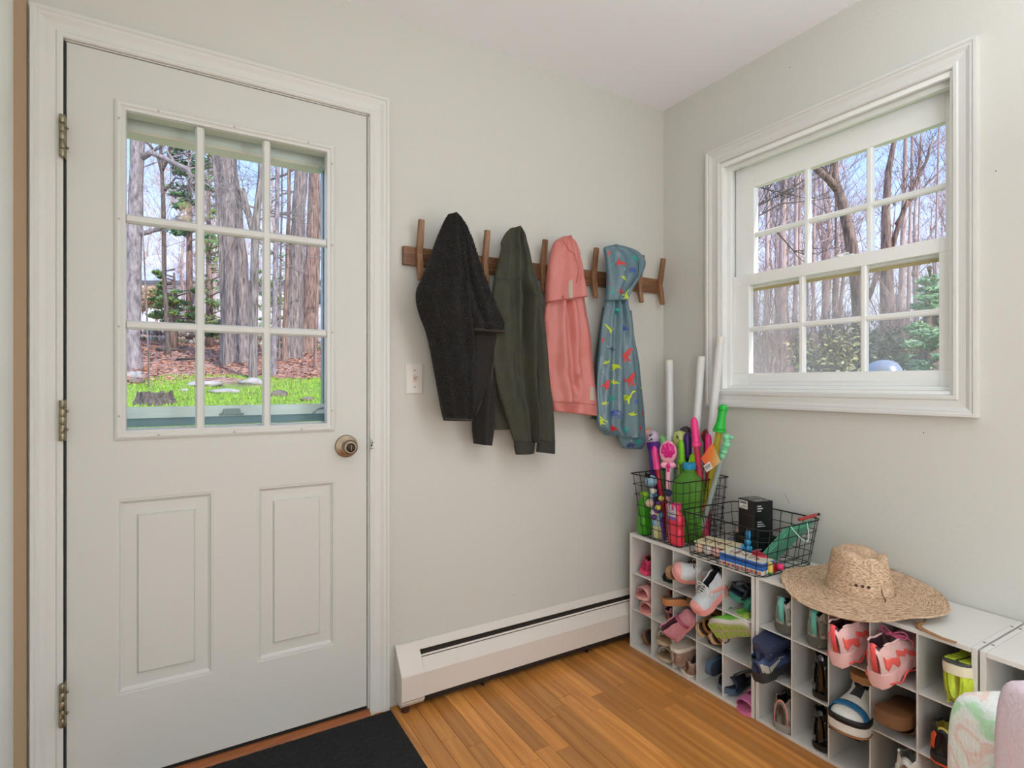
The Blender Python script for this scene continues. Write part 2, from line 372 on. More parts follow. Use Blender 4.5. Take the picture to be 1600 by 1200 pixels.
# knob
kb = bpy.data.objects.new('door_knob', None); COL.objects.link(kb); kb.parent = D; WL[kb.name] = WL[D.name]
kc = PB(541, 697, 0); Mk = frame((kc.x, -.0, kc.z), (0, -1, 0))
MB().lathe([(.038, 0), (.038, .003), (.036, .006), (.026, .009), (.018, .011), (.015, .018), (.014, .028)], n=36, M=Mk).build('rosette', BRASS, kb, smooth=True, auto=35)
MB().lathe([(.014, .026), (.020, .032), (.0245, .040), (.0255, .048), (.0235, .056), (.017, .0605), (.015, .0595)], n=36, M=Mk).build('knob', BRASS, kb, smooth=True)
MB().lathe([(.0145, .0585), (.0145, .0605), (.010, .0615)], n=24, M=Mk).build('thumb_turn_ring', C('dark_bronze', 60, 50, 42, .35, metal=.8), kb, smooth=True)
MB().box(-.002, -.008, .061, .002, .008, .066, M=Mk).build('thumb_turn', BRASS, kb, bevel=.001)
MB().lathe([(.003, .004), (.003, .0075), (.001, .008)], n=10, M=frame((kc.x - .027, -.0, kc.z), (0, -1, 0))).build('screw', BLACK, kb)
# jambs, stop, strike scuff, threshold
j = MB(); j.box(DX0 - .012, .0, 0, DX0 - .003, .17, DZ1 + .012); j.box(DX1 + .003, .0, 0, DX1 + .012, .17, DZ1 + .012); j.box(DX0 - .012, .0, DZ1 + .003, DX1 + .012, .17, DZ1 + .012)
j.box(DX0 - .003, .046, 0, DX0 + .010, .06, DZ1); j.box(DX1 - .010, .046, 0, DX1 + .003, .06, DZ1)
struct(j.build('trim_4', TRIM))
MB().box(DX0 - .0055, -.004, DZ0, DX0 - .001, .030, DZ1).build('weather_seal', C('dark_seal', 34, 38, 38, .7), D)
sm = MB(); sp = PB(579, 694)
for k in range(26):
    a = U(0, 6.28); r = U(0, 1)
    sm.box(sp.x + .000 + r * math.cos(a) * .005, -.0145, sp.z + math.sin(a) * r * .020, sp.x + .0015 + r * math.cos(a) * .005, -.0125, sp.z + math.sin(a) * r * .020 + U(.001, .004))
sm.box(sp.x - .004, -.012, sp.z - .022, sp.x + .001, -.001, sp.z + .022); sm.build('worn_strike', C('worn_dark', 50, 42, 36, .7), dc)
th = sroot('trim_5', (DX0, 0, 0))
MB().box(DX0, -.002, 0, DX1, .16, .028).build('sill', C('sill_black', 24, 22, 20, .6), th)
MB().prism([(-.002, 0), (-.002, .022), (-.014, .022), (-.030, .014), (-.034, .0)], 0, DX0 - .005, DX1 + .006).build('wood_threshold', C('threshold_wood', 150, 84, 40, .45, var=.25, vscale=6, stretch=(2, 30, 30)), th, bevel=.003)
# dark doormat
a = PZ(607, 1115, .006); 
dm = MB(); 
def matf(u, v): return (lerp(-2.18, a.x + .012, u), lerp(-.58, a.y + .012, v), .009 + .0015 * noise.noise(Vector((u * 60, v * 40, 0))))
dm.grid(matf, 60, 40); x1 = a.x + .012; y1 = a.y + .012
dm.box(-2.18, -.58, .0005, x1, y1, .007)
M_ = dm.build('doormat', C('mat_dark', 22, 24, 26, .95, var=.8, vscale=160, bump=1, bscale=220))
tag(M_, 'dark flecked doormat lying on the floor in front of the white door', 'doormat')
# ---------------------------------------------------------------- storm door outside
S = thing('storm_door', 'grey green aluminium storm door standing outside the white glazed door', 'storm door', (DX0, .14, 0))
SG = C('storm_green', 222, 236, 228, .35); SG2 = C('storm_blue', 134, 164, 168, .35)
y = .145
p = PB(203, 205, -y).z; q = PB(203, 640, -y)
MB().box(DX0 - .002, y - .012, .03, DX0 + .055, y + .02, 2.05).build('hinge_stile', SG, S)
xr = PB(503, 400, -y).x
MB().box(xr, y - .012, .03, DX1 + .002, y + .02, 2.05).build('latch_stile', SG2, S)
MB().box(DX0 + .055, y - .008, .03, xr, y + .02, .20).build('kick_panel', SG, S)
zt = PB(203, 207, -.12).z; 
def casf(zt):
    m = MB(); pr = [(.102, zt), (.094, zt + .02), (.096, zt + .05), (.102, zt + .08), (.105, zt + .14), (.165, zt + .14), (.165, zt)]
    return m.prism(pr, 0, DX0 + .05, xr + .002)
casf(zt).build('screen_cassette', SG, S, smooth=True, auto=50)
MB().box(DX0 + .05, .098, zt - .006, xr - .02, .16, zt + .002).build('cassette_lip', C('lip_white', 245, 240, 225, .5), S)
MB().box(DX0 + .055, y - .008, zt + .10, xr, y + .02, 2.05).build('top_rail', SG, S)
z1 = PB(350, 634, -.12).z; z0 = PB(350, 650, -.12).z; z2 = PB(350, 662, -.14).z
MB().prism([(.115, z0), (.115, z0 + .015), (.122, z1), (.15, z1), (.15, z0)], 0, DX0 + .05, xr + .002).build('sash_rail', SG, S)
MB().box(DX0 + .05, .128, z0 - .027, xr + .002, .150, z0 - .001).build('lower_rail', SG2, S)
lc = PB(362, 642, -.11)
l = MB(); l.prism([(lc.x - .028, z0 + .004), (lc.x + .028, z0 + .004), (lc.x + .024, z0 + .024), (lc.x - .024, z0 + .024)], 1, .105, .116); l.box(lc.x - .036, .108, z0 + .002, lc.x + .036, .116, z0 + .009)
l.build('latch', C('latch_grey', 140, 160, 154, .4), S, bevel=.002)
hp = PB(503, 640, -.11)
MB().tube([hp + Vector((-.030, 0, -.012)), hp + Vector((-.015, .002, .002)), hp + Vector((.006, .004, .006))], .0025, 8).build('handle_wire', C('handle_chrome', 200, 205, 205, .2, metal=.8), S, smooth=True)
MB().box(DX0 + .055, .142, .2, xr, .145, zt + .10).build('glass', glassmat('storm_glass'), S)
# ---------------------------------------------------------------- window
W = sroot('window_1', (0, WY0, WZ0))
# jamb liner + stops
j = MB()
for (a, b) in ((WY0 + .0005, WY0 + .004), (WY1 - .004, WY1 - .0005)): j.box(-.0005, a, WZ0 + .0115, .151, b, WZ1 - .0045)
j.box(-.0008, WY0 + .0004, WZ1 - .005, .150, WY1 - .0004, WZ1 - .0006); j.box(-.0006, WY0 + .0003, WZ0 + .0005, .152, WY1 - .0003, WZ0 + .012)
j.box(-.001, WY0 + .009, WZ1 - .018, .012, WY1 - .011, WZ1 - .002); j.box(-.0012, WY1 - .010, WZ0 + .013, .0122, WY1 - .002, WZ1 - .003); j.box(-.0011, WY0 + .002, WZ0 + .013, .0121, WY0 + .008, WZ1 - .003)
j.build('jamb', VINYL, W)
j = MB(); j.box(.036, WY1 - .022, WZ0 + .0265, .0515, WY1 - .0042, WZ1 - .0305); j.box(.036, WY0 + .0042, WZ0 + .0265, .0515, WY0 + .020, WZ1 - .0305); j.box(.0355, WY0 + .0043, WZ1 - .030, .052, WY1 - .0043, WZ1 - .0055)
j.box(.0352, WY0 + .0043, WZ0 + .0125, .149, WY1 - .0043, WZ0 + .026); j.box(.12, WY1 - .022, WZ0 + .027, .1485, WY1 - .0044, WZ1 - .006); j.box(.12, WY0 + .0044, WZ0 + .027, .1485, WY0 + .020, WZ1 - .006)
j.build('stop', VINYL, W)
def sash(name, x0, x1, oy0, oz0, oy1, oz1, gy0, gz0, gy1, gz1, screen):
    s = bpy.data.objects.new(name, None); COL.objects.link(s); s.parent = W; WL[s.name] = WL[W.name]
    f = MB(); slab_holes(f, 0, x0, x1, [oy0, gy0, gy1, oy1], [oz0, gz0, gz1, oz1], [(gy0, gz0, gy1, gz1)])
    L = []
    for ins, dx in [(-.006, x0 - .0), (0, x0 + .004), (0, x0 + .014)]:
        L.append([(dx, gy0 + ins, gz0 + ins), (dx, gy1 - ins, gz0 + ins), (dx, gy1 - ins, gz1 - ins), (dx, gy0 + ins, gz1 - ins)])
    f.build('sash_frame', VINYL, s, bevel=.0015)
    MB().box(x0 - .003, oy0 + .03, oz0 + .016, x0, oy1 - .03, oz0 + .0195).build('rail_groove', VINYL, s)
    for k in (1, 2):
        y = lerp(gy0, gy1, k / 3); MB().prism([(x0 + .006, y - .010), (x0 + .002, y - .005), (x0 + .002, y + .005), (x0 + .006, y + .010), (x0 + .02, y + .010), (x0 + .02, y - .010)], 2, gz0, gz1).build('muntin', VINYL, s)
    zc = (gz0 + gz1) / 2; MB().prism([(x0 + .0065, zc - .010), (x0 + .0025, zc - .005), (x0 + .0025, zc + .005), (x0 + .0065, zc + .010), (x0 + .0195, zc + .010), (x0 + .0195, zc - .010)], 1, gy0, gy1).build('muntin', VINYL, s)
    for k in range(3):
        for q in range(2):
            MB().box(x0 + .011, lerp(gy0, gy1, k / 3) + .001, lerp(gz0, gz1, q / 2) + .001, x0 + .014, lerp(gy0, gy1, (k + 1) / 3) - .001, lerp(gz0, gz1, (q + 1) / 2) - .001).build('glass_pane', GLASS, s)
    return s
lx = .052
a = PR(1170, 443, -lx); b = PR(1467, 398, -lx); c_ = PR(1170, 582, -lx); d_ = PR(1467, 580, -lx)
lo = sash('lower_sash', lx, lx + .030, WY0 + .020, WZ0 + .026, WY1 - .022, PR(1487, 368, -lx).z, b.y, (c_.z + d_.z) / 2, a.y, (a.z + b.z) / 2, True)
ux = .084
a = PR(1178, 291, -ux); b = PR(1477, 191, -ux); c_ = PR(1178, 427, -ux); d_ = PR(1477, 370, -ux)
gz1 = (a.z + b.z) / 2
zm = PR(1487, 368, -lx).z
up = sash('upper_sash', ux, ux + .030, WY0 + .012, zm - .05, WY1 - .012, WZ1 - .020, b.y, zm - .03, a.y, gz1, False)
MB().box(ux + .032, WY0 + .02, zm - .062, ux + .036, WY1 - .02, zm - .046).build('screen_top_bar', C('screen_bar', 205, 190, 140, .5), W)
sc_ = MB().box(ux + .034, WY0 + .02, WZ0 + .02, ux + .0345, WY1 - .02, zm - .06).build('insect_screen', glassmat('screen_mesh', (.97, .97, .97), .16), W)
lk = PR(1312, 412, -.06)
l = MB(); l.lathe([(.017, 0), (.017, .008), (.012, .011)], (lx + .016, lk.y, zm), 20); l.box(lx + .008, lk.y - .045, zm, lx + .026, lk.y + .02, zm + .006); l.box(lx + .004, lk.y - .03, zm + .008, lx + .014, lk.y + .005, zm + .013)
l.build('sash_lock', VINYL, W, bevel=.001)
# ---------------------------------------------------------------- light switch
sw = thing('light_switch', 'white toggle light switch plate on the wall beside the door casing', 'light switch', (-1.254, -.003, 1.158))
m = MB(); ringpanel(m, -1.288, 1.101, -1.220, 1.215, [(0, -.0005), (.0, -.002), (.005, -.0065)]); n0 = len(m.v) - 4; m.f.append((n0, n0 + 1, n0 + 2, n0 + 3)); m.build('cover_plate', C('switch_plate', 226, 220, 212, .35), sw)
MB().box(-1.260, -.0085, 1.146, -1.248, -.006, 1.170).build('toggle_collar', C('toggle_ivory', 222, 200, 180, .4), sw)
MB().box(-.0045, -.004, 0, .0045, .004, .018, M=frame((-1.254, -.006, 1.160), (0, -1, .55))).build('toggle', C('toggle_ivory', 222, 200, 180, .4), sw, bevel=.001)
for z in (1.188, 1.128): MB().lathe([(.0028, 0), (.0028, .001), (.001, .0015)], n=10, M=frame((-1.254, -.0062, z), (0, -1, 0))).build('screw', C('screw_grey', 150, 145, 150, .4), sw)
# ---------------------------------------------------------------- baseboard heater
H = thing('baseboard_heater', 'long white painted baseboard heater low along the wall under the coats', 'heater', (-.8, 0, 0))
HM = C('heater_paint', 226, 216, 206, .42, bump=.3, bscale=18)
x0, x1 = -1.262, -.004
MB().prism([(-.001, .042), (-.001, .212), (-.004, .212), (-.020, .190), (-.0205, .186), (-.005, .206), (-.004, .042)], 0, x0, x1).build('back_plate', HM, H)
MB().prism([(-.005, .182), (-.005, .05), (-.032, .05), (-.032, .160)], 0, x0, x1).build('dark_slot', C('slot_dark', 48, 38, 30, .8), H)
MB().prism([(-.034, .1745), (-.0385, .1705), (-.037, .168), (-.0325, .172)], 0, x0, x1).build('damper', HM, H)
MB().prism([(-.038, .166), (-.072, .128), (-.072, .046), (-.060, .040), (-.060, .043), (-.0695, .048), (-.0695, .127), (-.0365, .163)], 0, x0, x1).build('front_panel', HM, H)
MB().box(x0, -.055, .018, x1, -.004, .052).build('fin_pipe', C('pipe_dark', 40, 28, 22, .7), H)
for xx in (-1.0, -.5): MB().box(xx, -.05, .0, xx + .006, -.004, .05).build('foot_bracket', C('pipe_dark', 40, 28, 22, .7), H)
MB().prism([(-.001, .022), (-.001, .215), (-.010, .214), (-.042, .178), (-.078, .132), (-.078, .040), (-.066, .024)], 0, -1.328, -1.243).build('end_cap', HM, H, bevel=.003)
MB().prism([(-.079, .048), (-.079, .046), (-.066, .028), (-.064, .030)], 0, -1.325, -1.246).build('cap_crease', C('crease_grey', 150, 138, 126, .6), H)
MB().tube([(-1.305, -.05, 0), (-1.305, -.05, .03)], .014, 12).build('valve_stub', C('rust_brown', 70, 38, 24, .8), H)
# ---------------------------------------------------------------- coat rack
RK = thing('coat_rack', 'walnut wall coat rack with ten forked wooden pegs above the heater', 'coat rack', (-.65, 0, 1.6))
def wood(name, c1, c2, st):
    m, nt, b = NT(name); N = nt.nodes; L = nt.links
    t = N.new('ShaderNodeTexCoord'); mp = N.new('ShaderNodeMapping'); mp.inputs['Scale'].default_value = st; L.new(t.outputs['Object'], mp.inputs[0])
    n = N.new('ShaderNodeTexNoise'); n.inputs['Scale'].default_value = 1; n.inputs['Detail'].default_value = 8; n.inputs['Distortion'].default_value = .8; L.new(mp.outputs[0], n.inputs['Vector'])
    cr = N.new('ShaderNodeValToRGB'); e = cr.color_ramp.elements; e[0].position = .3; e[0].color = (*c1, 1); e[1].position = .7; e[1].color = (*c2, 1)
    L.new(n.outputs[0], cr.inputs[0]); L.new(cr.outputs[0], b.inputs['Base Color']); b.inputs['Roughness'].default_value = .45
    return m
WAL = wood('walnut_board', (.10, .040, .016), (.27, .125, .055), (3, 60, 60)); WAP = wood('walnut_peg', (.16, .070, .030), (.38, .20, .10), (60, 60, 4))
MB().box(-1.300, -.020, 1.562, -.034, -.001, 1.628).build('back_board', WAL, RK, bevel=.002)
for i in range(10):
    px = -1.244 + .1325 * i; zc = 1.597
    pr = [(-.020, zc - .036), (-.020, zc + .030), (-.040, zc + .125), (-.052, zc + .124), (-.0545, zc + .118), (-.036, zc + .004), (-.050, zc - .088), (-.036, zc - .092)]
    MB().prism([(a, b) for a, b in pr], 0, px - .0105, px + .0105).build('peg', WAP, RK, bevel=.0025)
# ================================================================ hanging garments
class Cloth:
    def __init__(s, rows, off, th, folds=(), back=.5, seed=0, wr=.002, pw=.7, ttab=None, wsc=14):
        s.L = []; s.Rr = []; s.O = []
        for r in rows:
            o = r[4] if len(r) > 4 else off
            s.L.append(PB(r[0], r[1], o)); s.Rr.append(PB(r[2], r[3], o))
        d = [0]
        for i in range(1, len(rows)): d.append(d[-1] + ((s.L[i] + s.Rr[i]) / 2 - (s.L[i - 1] + s.Rr[i - 1]) / 2).length)
        s.t = [x / d[-1] for x in d]; s.th = th; s.folds = folds; s.back = back; s.seed = seed; s.wr = wr; s.pw = pw
        s.tt = ttab or [(0, .35), (.12, .8), (.3, 1), (1, 1)]; s.wsc = wsc
    def cr(s, A, v):
        k = 0
        while k < len(s.t) - 2 and v > s.t[k + 1]: k += 1
        h = s.t[k + 1] - s.t[k]; u = (v - s.t[k]) / h
        p1, p2 = A[k], A[k + 1]
        m1 = (A[k + 1] - A[k - 1]) * (h / (s.t[k + 1] - s.t[k - 1])) if k > 0 else p2 - p1
        m2 = (A[k + 2] - A[k]) * (h / (s.t[k + 2] - s.t[k])) if k + 2 < len(A) else p2 - p1
        return p1 * (2 * u ** 3 - 3 * u * u + 1) + m1 * (u ** 3 - 2 * u * u + u) + p2 * (-2 * u ** 3 + 3 * u * u) + m2 * (u ** 3 - u * u)
    def at(s, a, v, front=True, lift=0):
        L = s.cr(s.L, v); Rr = s.cr(s.Rr, v); p = L.lerp(Rr, a)
        sn = max(0, 1 - (2 * a - 1) ** 2) ** .5
        T = s.th * tab(s.tt, v)
        if front:
            y = -T * sn ** s.pw; ed = min(1, sn * 1.6)
            for f in s.folds:
                a0, a1, am, wd = f[:4]; va, vb = f[4:6] if len(f) > 4 else (-1, 2)
                c = lerp(a0, a1, v); env = 1.0
                if v < va or v > vb: env = max(0, 1 - max(va - v, v - vb) / .12)
                y -= am * env * math.exp(-((a - c) / wd) ** 2) * ed
            n = noise.noise(Vector((p.x * s.wsc, s.seed * 3.1, p.z * s.wsc * .5))) + .5 * noise.noise(Vector((p.x * s.wsc * 2.6, s.seed, p.z * s.wsc * 1.3)))
            y -= s.wr * n * ed * 2 + lift
        else: y = T * s.back * sn ** s.pw
        return Vector((p.x, p.y + y, p.z))
    def mesh(s, nu=34, nv=80, a0=0, a1=1):
        m = MB()
        def fn(u, v):
            if u < .5: a = (1 - math.cos(2 * math.pi * u)) / 2; return s.at(a, v)
            a = (1 - math.cos(2 * math.pi * u)) / 2; return s.at(a, v, False)
        m.grid(fn, nu * 2, nv, wu=True)
        n = nu * 2
        for row in (0, nv - 1):
            c = sum((Vector(m.v[row * n + i]) for i in range(n)), Vector()) / n; m.v.append(tuple(c)); k = len(m.v) - 1
            for i in range(n): m.f.append((row * n + i, row * n + (i + 1) % n, k))
        return m
    def inv(s, X, Z):
        lo, hi = 0.0, 1.0
        for _ in range(22):
            v = (lo + hi) / 2; L = s.cr(s.L, v); Rr = s.cr(s.Rr, v); a = (X - L.x) / ((Rr.x - L.x) or 1e-6)
            z = L.z + (Rr.z - L.z) * max(0, min(1, a))
            if z > Z: lo = v
            else: hi = v
        return a, v
    def edge(s, side, v0=0, v1=1, n=30, lift=0):
        return [s.at(side, lerp(v0, v1, i / (n - 1)), True, lift) for i in range(n)]
    def line(s, pts, n=14, lift=.0008):      # polyline through (a,v)
        o = []
        for (a, v), (b, w) in zip(pts, pts[1:]):
            for i in range(n): o.append(s.at(lerp(a, b, i / n), lerp(v, w, i / n), True, lift))
        o.append(s.at(pts[-1][0], pts[-1][1], True, lift)); return o
    def patch(s, quad, lift=.0012):          # four photo-pixel corners laid on the cloth
        m = MB()
        def fn(u, v):
            p = Vector(quad[0]).lerp(Vector(quad[1]), u).lerp(Vector(quad[3]).lerp(Vector(quad[2]), u), v)
            P = PB(p.x, p.y, -s.L[0].y + s.th); a, vv = s.inv(P.x, P.z); return s.at(max(.01, min(.99, a)), max(0, min(1, vv)), True, lift)
        m.grid(fn, 6, 6); return m
FL = C('black_fleece', 30, 25, 22, .95, bump=3, bscale=210, var=.55, vscale=170, sheen=.06)
FLB = C('fleece_binding', 58, 50, 44, .8, bump=.3, bscale=80)
FLI = C('fleece_lining', 34, 28, 25, .9, bump=.3, bscale=60)
rack_cy = 0
J = thing('fleece_jacket', 'black teddy fleece jacket on the rack, leftmost of the hung clothes', 'jacket', (-1.15, -.1, 1.75))
# rear sleeve, lining, right flap, main panel
c1 = Cloth([(735, 560, 775, 560), (737, 600, 775, 600), (738, 640, 773, 640), (738, 670, 771, 672), (740, 693, 768, 696)], .075, .024, [(.5, .4, .008, .15)], seed=1)
c1.mesh(20, 50).build('rear_sleeve', FL, J, smooth=True)
c1 = Cloth([(722, 500, 790, 514), (724, 530, 785, 531), (726, 550, 776, 548), (728, 575, 769, 575), (730, 600, 765, 600), (731, 625, 752, 625), (733, 650, 741, 650)], .092, .012, [(.35, .2, .008, .12), (.75, .7, .006, .08)], seed=2, ttab=[(0, 1), (1, 1)])
c1.mesh(24, 50).build('lining', FLI, J, smooth=True)
bnd = [c1.at(1, i / 30, True, .004) for i in range(31)]
MB().tube(bnd, .0042, 8).build('front_binding', FLB, J, smooth=True)
cr_ = Cloth([(706, 334, 714, 335), (705, 345, 723, 346), (704, 370, 736, 372), (705, 400, 746, 402), (708, 430, 757, 431), (712, 460, 769, 462), (716, 485, 783, 489), (720, 504, 792, 506), (724, 518, 794, 522)], .102, .020, [(.25, .25, .022, .13), (.45, .42, -.012, .06), (.6, .55, .010, .15), (.85, .9, .005, .08)], seed=3, wr=.005)
cr_.mesh(34, 80).build('right_panel', FL, J, smooth=True)
MB().tube([cr_.at(i / 20, .985, True, .001) for i in range(21)], .0045, 8).build('hem_binding', FLB, J, smooth=True)
cf = Cloth([(700, 335, 713, 336), (694, 345, 718, 345), (683, 370, 724, 372), (672, 400, 728, 405), (661, 430, 731, 440), (651, 452, 734, 465), (650, 470, 736, 490), (655, 492, 738, 515), (665, 518, 740, 540), (672, 548, 740, 570), (678, 580, 739, 600), (684, 612, 738, 625), (689, 640, 737, 643), (693, 657, 733, 657)], .108, .030, [(.55, .6, .014, .2), (.2, .25, .008, .1), (.92, .86, .016, .08)], seed=4, wr=.006)
cf.mesh(44, 130).build('left_panel', FL, J, smooth=True)
MB().tube([cf.at(.03 + .94 * i / 20, .992, True, .001) for i in range(21)], .0035, 8).build('sleeve_hem', FLB, J, smooth=True)
# loose teddy pile: small curls over the fleece faces
pile = MB()
for cl, n in ((cf, 5200), (cr_, 2200)):
    for _ in range(n):
        a = U(.0, 1); v = U(.0, .985); p = cl.at(a, v, True, .001); r = U(.0016, .0034)
        d = Vector((U(-1, 1), U(-.4, -1), U(-1, 1))).normalized(); t = d.orthogonal().normalized() * r; b = d.cross(t)
        pile.add([p + t, p + b, p - t, p - b, p + d * r * 1.4], [(0, 1, 4), (1, 2, 4), (2, 3, 4), (3, 0, 4)])
o = pile.build('fleece_pile', FL, J, smooth=True); o['kind'] = 'stuff'
# olive jacket
OL = C('olive_cotton', 62, 62, 50, .85, bump=.5, bscale=260, var=.08, vscale=30)
OLD = C('olive_seam', 50, 50, 42, .85)
J = thing('olive_jacket', 'dark olive cotton hooded jacket with ribbed cuffs, second of the hung clothes from the left', 'jacket', (-.85, -.1, 1.72))
b1 = Cloth([(768, 560, 842, 560), (769, 600, 842, 600), (771, 640, 841, 640), (773, 672, 836, 668)], .062, .012, [(.3, .3, .006, .1)], seed=5)
b1.mesh(24, 40).build('back_body', OL, J, smooth=True)
b2 = Cloth([(818, 430, 838, 430), (824, 470, 846, 470), (832, 510, 850, 510), (836, 550, 854, 550), (838, 600, 858, 600), (839, 640, 863, 640), (840, 688, 866, 690)], .088, .022, [(.4, .5, .006, .15)], seed=6)
b2.mesh(26, 80).build('right_sleeve', OL, J, smooth=True)
k = Cloth([(840, 687, 866, 689), (839, 697, 866, 699), (838, 706, 866, 709)], .088, .020, seed=7, wr=.0003, ttab=[(0, 1), (1, 1)]); k.mesh(30, 12).build('right_cuff', OLD, J, smooth=True)
cb = Cloth([(797, 357, 812, 357), (790, 364, 820, 364), (783, 378, 824, 382), (783, 388, 828, 400), (778, 410, 833, 420), (772, 436, 838, 440), (768, 465, 843, 470), (767, 500, 840, 510), (768, 540, 838, 550), (772, 580, 838, 590), (780, 620, 838, 625), (793, 660, 837, 660), (803, 690, 835, 690)], .094, .026,
           [(.42, .55, .032, .07, 0, .5), (.72, .75, .018, .07, 0, .6), (.2, .35, .012, .1, .1, .8), (.62, .90, .030, .06, .3, 1), (.50, .78, -.022, .05, .3, 1), (.28, .60, -.012, .05, .35, .9), (.9, .9, .008, .05)], seed=8, wr=.006)
cb.mesh(50, 130).build('body_and_left_sleeve', OL, J, smooth=True)
k = Cloth([(803, 689, 835, 689), (804, 700, 834, 699), (806, 710, 833, 708)], .096, .024, seed=9, wr=.0003, ttab=[(0, 1), (1, 1)]); k.mesh(30, 12).build('left_cuff', OLD, J, smooth=True)
MB().tube(cb.line([(.02, .24), (.3, .25), (.45, .24)]), .0012, 6).build('shoulder_seam', OLD, J, smooth=True)
MB().tube(cb.line([(.50, .27), (.66, .31), (.86, .36), (.97, .40)]), .0012, 6).build('yoke_seam', OLD, J, smooth=True)
MB().tube(cb.line([(.93, .42), (.86, .6), (.84, .75), (.9, .92)]), .0016, 6).build('side_seam', OLD, J, smooth=True)
# coral pink rain coat
PK = C('coral_raincoat', 202, 118, 110, .42, bump=.25, bscale=30, coat=.12)
PKD = C('coral_seam', 176, 88, 80, .5); REF = C('reflective_grey', 178, 168, 150, .35)
J = thing('pink_raincoat', 'small coral pink childs raincoat with grey reflective patches hanging from a peg', 'raincoat', (-.6, -.09, 1.66))
bs = Cloth([(853, 470, 912, 464), (851, 490, 916, 488), (849, 520, 920, 520), (850, 550, 923, 550), (853, 580, 926, 580), (857, 605, 929, 605), (861, 628, 931, 630), (864, 642, 932, 650)], .080, .030,
           [(.34, .26, .022, .09, 0, .9), (.62, .58, .014, .05, 0, .65), (.46, .50, -.020, .06, .0, .75), (.82, .8, .014, .10)], seed=10, wr=.006, ttab=[(0, .7), (.3, 1), (1, 1)])
bs.mesh(44, 90).build('body', PK, J, smooth=True)
MB().tube(bs.line([(.03, .90), (.5, .905), (.97, .92)]), .0011, 6).build('hem_seam', PKD, J, smooth=True)
for q in ([(918, 605), (928, 605), (929, 625), (919, 625)], [(858, 603), (863, 603), (864, 614), (860, 614)]): bs.patch(q).build('reflective_patch', REF, J, smooth=True)
hd = Cloth([(878, 370, 890, 370), (868, 376, 896, 377), (862, 388, 901, 390), (858, 405, 905, 405), (855, 425, 909, 424), (853, 448, 912, 444), (852, 474, 914, 465)], .092, .034,
           [(.65, .75, .018, .08, 0, .6), (.35, .3, .008, .12), (.86, .92, .010, .06, .1, 1)], seed=11, wr=.004)
hd.mesh(40, 70).build('hood', PK, J, smooth=True)
MB().tube([hd.at(.01 + .98 * i / 30, .985, True, .001) for i in range(31)], .0022, 8).build('hood_edge', PKD, J, smooth=True)
MB().tube(hd.line([(.25, .12), (.62, .30), (.68, .5), (.66, .75)]), .0013, 6).build('hood_seam', PKD, J, smooth=True)
hd.patch([(889, 440), (894, 436), (896, 470), (890, 472)]).build('reflective_stripe', REF, J, smooth=True)
MB().lathe([(.006, 0), (.006, .002), (.003, .003)], n=14, M=frame(hd.at(.3, .95, True, .002), (0, -1, 0))).build('snap', PKD, J, smooth=True)
# dinosaur print rain coat
DN = C('slate_blue_raincoat', 88, 116, 126, .30, bump=.2, bscale=25, coat=.3)
DND = C('slate_blue_lining', 52, 72, 80, .6)
J = thing('dinosaur_raincoat', 'slate blue childs raincoat printed with coloured dinosaurs, nearest to the corner', 'raincoat', (-.35, -.09, 1.6))
d0 = Cloth([(942, 480, 975, 480), (936, 520, 975, 520), (931, 560, 985, 560), (930, 600, 990, 600), (930, 640, 995, 640), (922, 655, 1000, 660)], .055, .016, [(.3, .3, .006, .1)], seed=12)
d0.mesh(24, 40).build('back_body', DND, J, smooth=True)
ds = Cloth([(972, 480, 987, 486), (976, 520, 990, 525), (982, 560, 996, 560), (985, 600, 1001, 600), (984, 640, 1005, 640), (975, 665, 1007, 670), (966, 682, 1008, 690), (972, 700, 1002, 702)], .070, .016, [(.4, .5, .008, .2)], seed=14)
ds.mesh(28, 60).build('right_sleeve', DN, J, smooth=True)
dbb = Cloth([(947, 462, 980, 462), (944, 480, 982, 480), (940, 505, 986, 505), (936, 540, 989, 540), (933, 575, 993, 575), (932, 610, 997, 610), (932, 640, 999, 640), (935, 668, 998, 670), (945, 680, 996, 684)], .082, .024,
           [(.5, .40, .020, .08), (.24, .12, .014, .07), (.76, .84, .018, .07), (.62, .6, -.012, .05), (.36, .28, -.010, .04)], seed=13, wr=.005)
dbb.mesh(44, 90).build('body', DN, J, smooth=True)
dh = Cloth([(944, 386, 962, 382), (943, 390, 978, 386), (945, 400, 995, 393), (947, 415, 1007, 408), (948, 430, 1004, 424), (948, 442, 995, 440), (947, 455, 985, 455), (946, 470, 978, 470)], .092, .028,
           [(.32, .35, .010, .07), (.6, .6, .012, .12, .15, .7), (.8, .9, .008, .06)], seed=15, wr=.003)
dh.mesh(40, 60).build('hood', DN, J, smooth=True)
TREX = [(-1, .1), (-.6, .25), (-.2, .3), (.1, .55), (.35, .85), (.7, .95), (1, .8), (.95, .6), (.6, .55), (.5, .3), (.6, .15), (.4, .1), (.35, -.1), (.2, -.3), (.35, -.7), (.5, -.85), (.15, -.85), (0, -.4), (-.15, -.45), (-.2, -.85), (-.45, -.85), (-.3, -.3), (-.5, -.05)]
LONG = [(-1, -.1), (-.7, .2), (-.3, .45), (.1, .4), (.35, .3), (.55, .7), (.75, 1), (1, .95), (1, .8), (.8, .75), (.7, .4), (.55, 0), (.4, -.2), (.4, -.8), (.2, -.8), (.15, -.3), (-.15, -.3), (-.2, -.8), (-.4, -.8), (-.4, -.25), (-.65, -.05)]
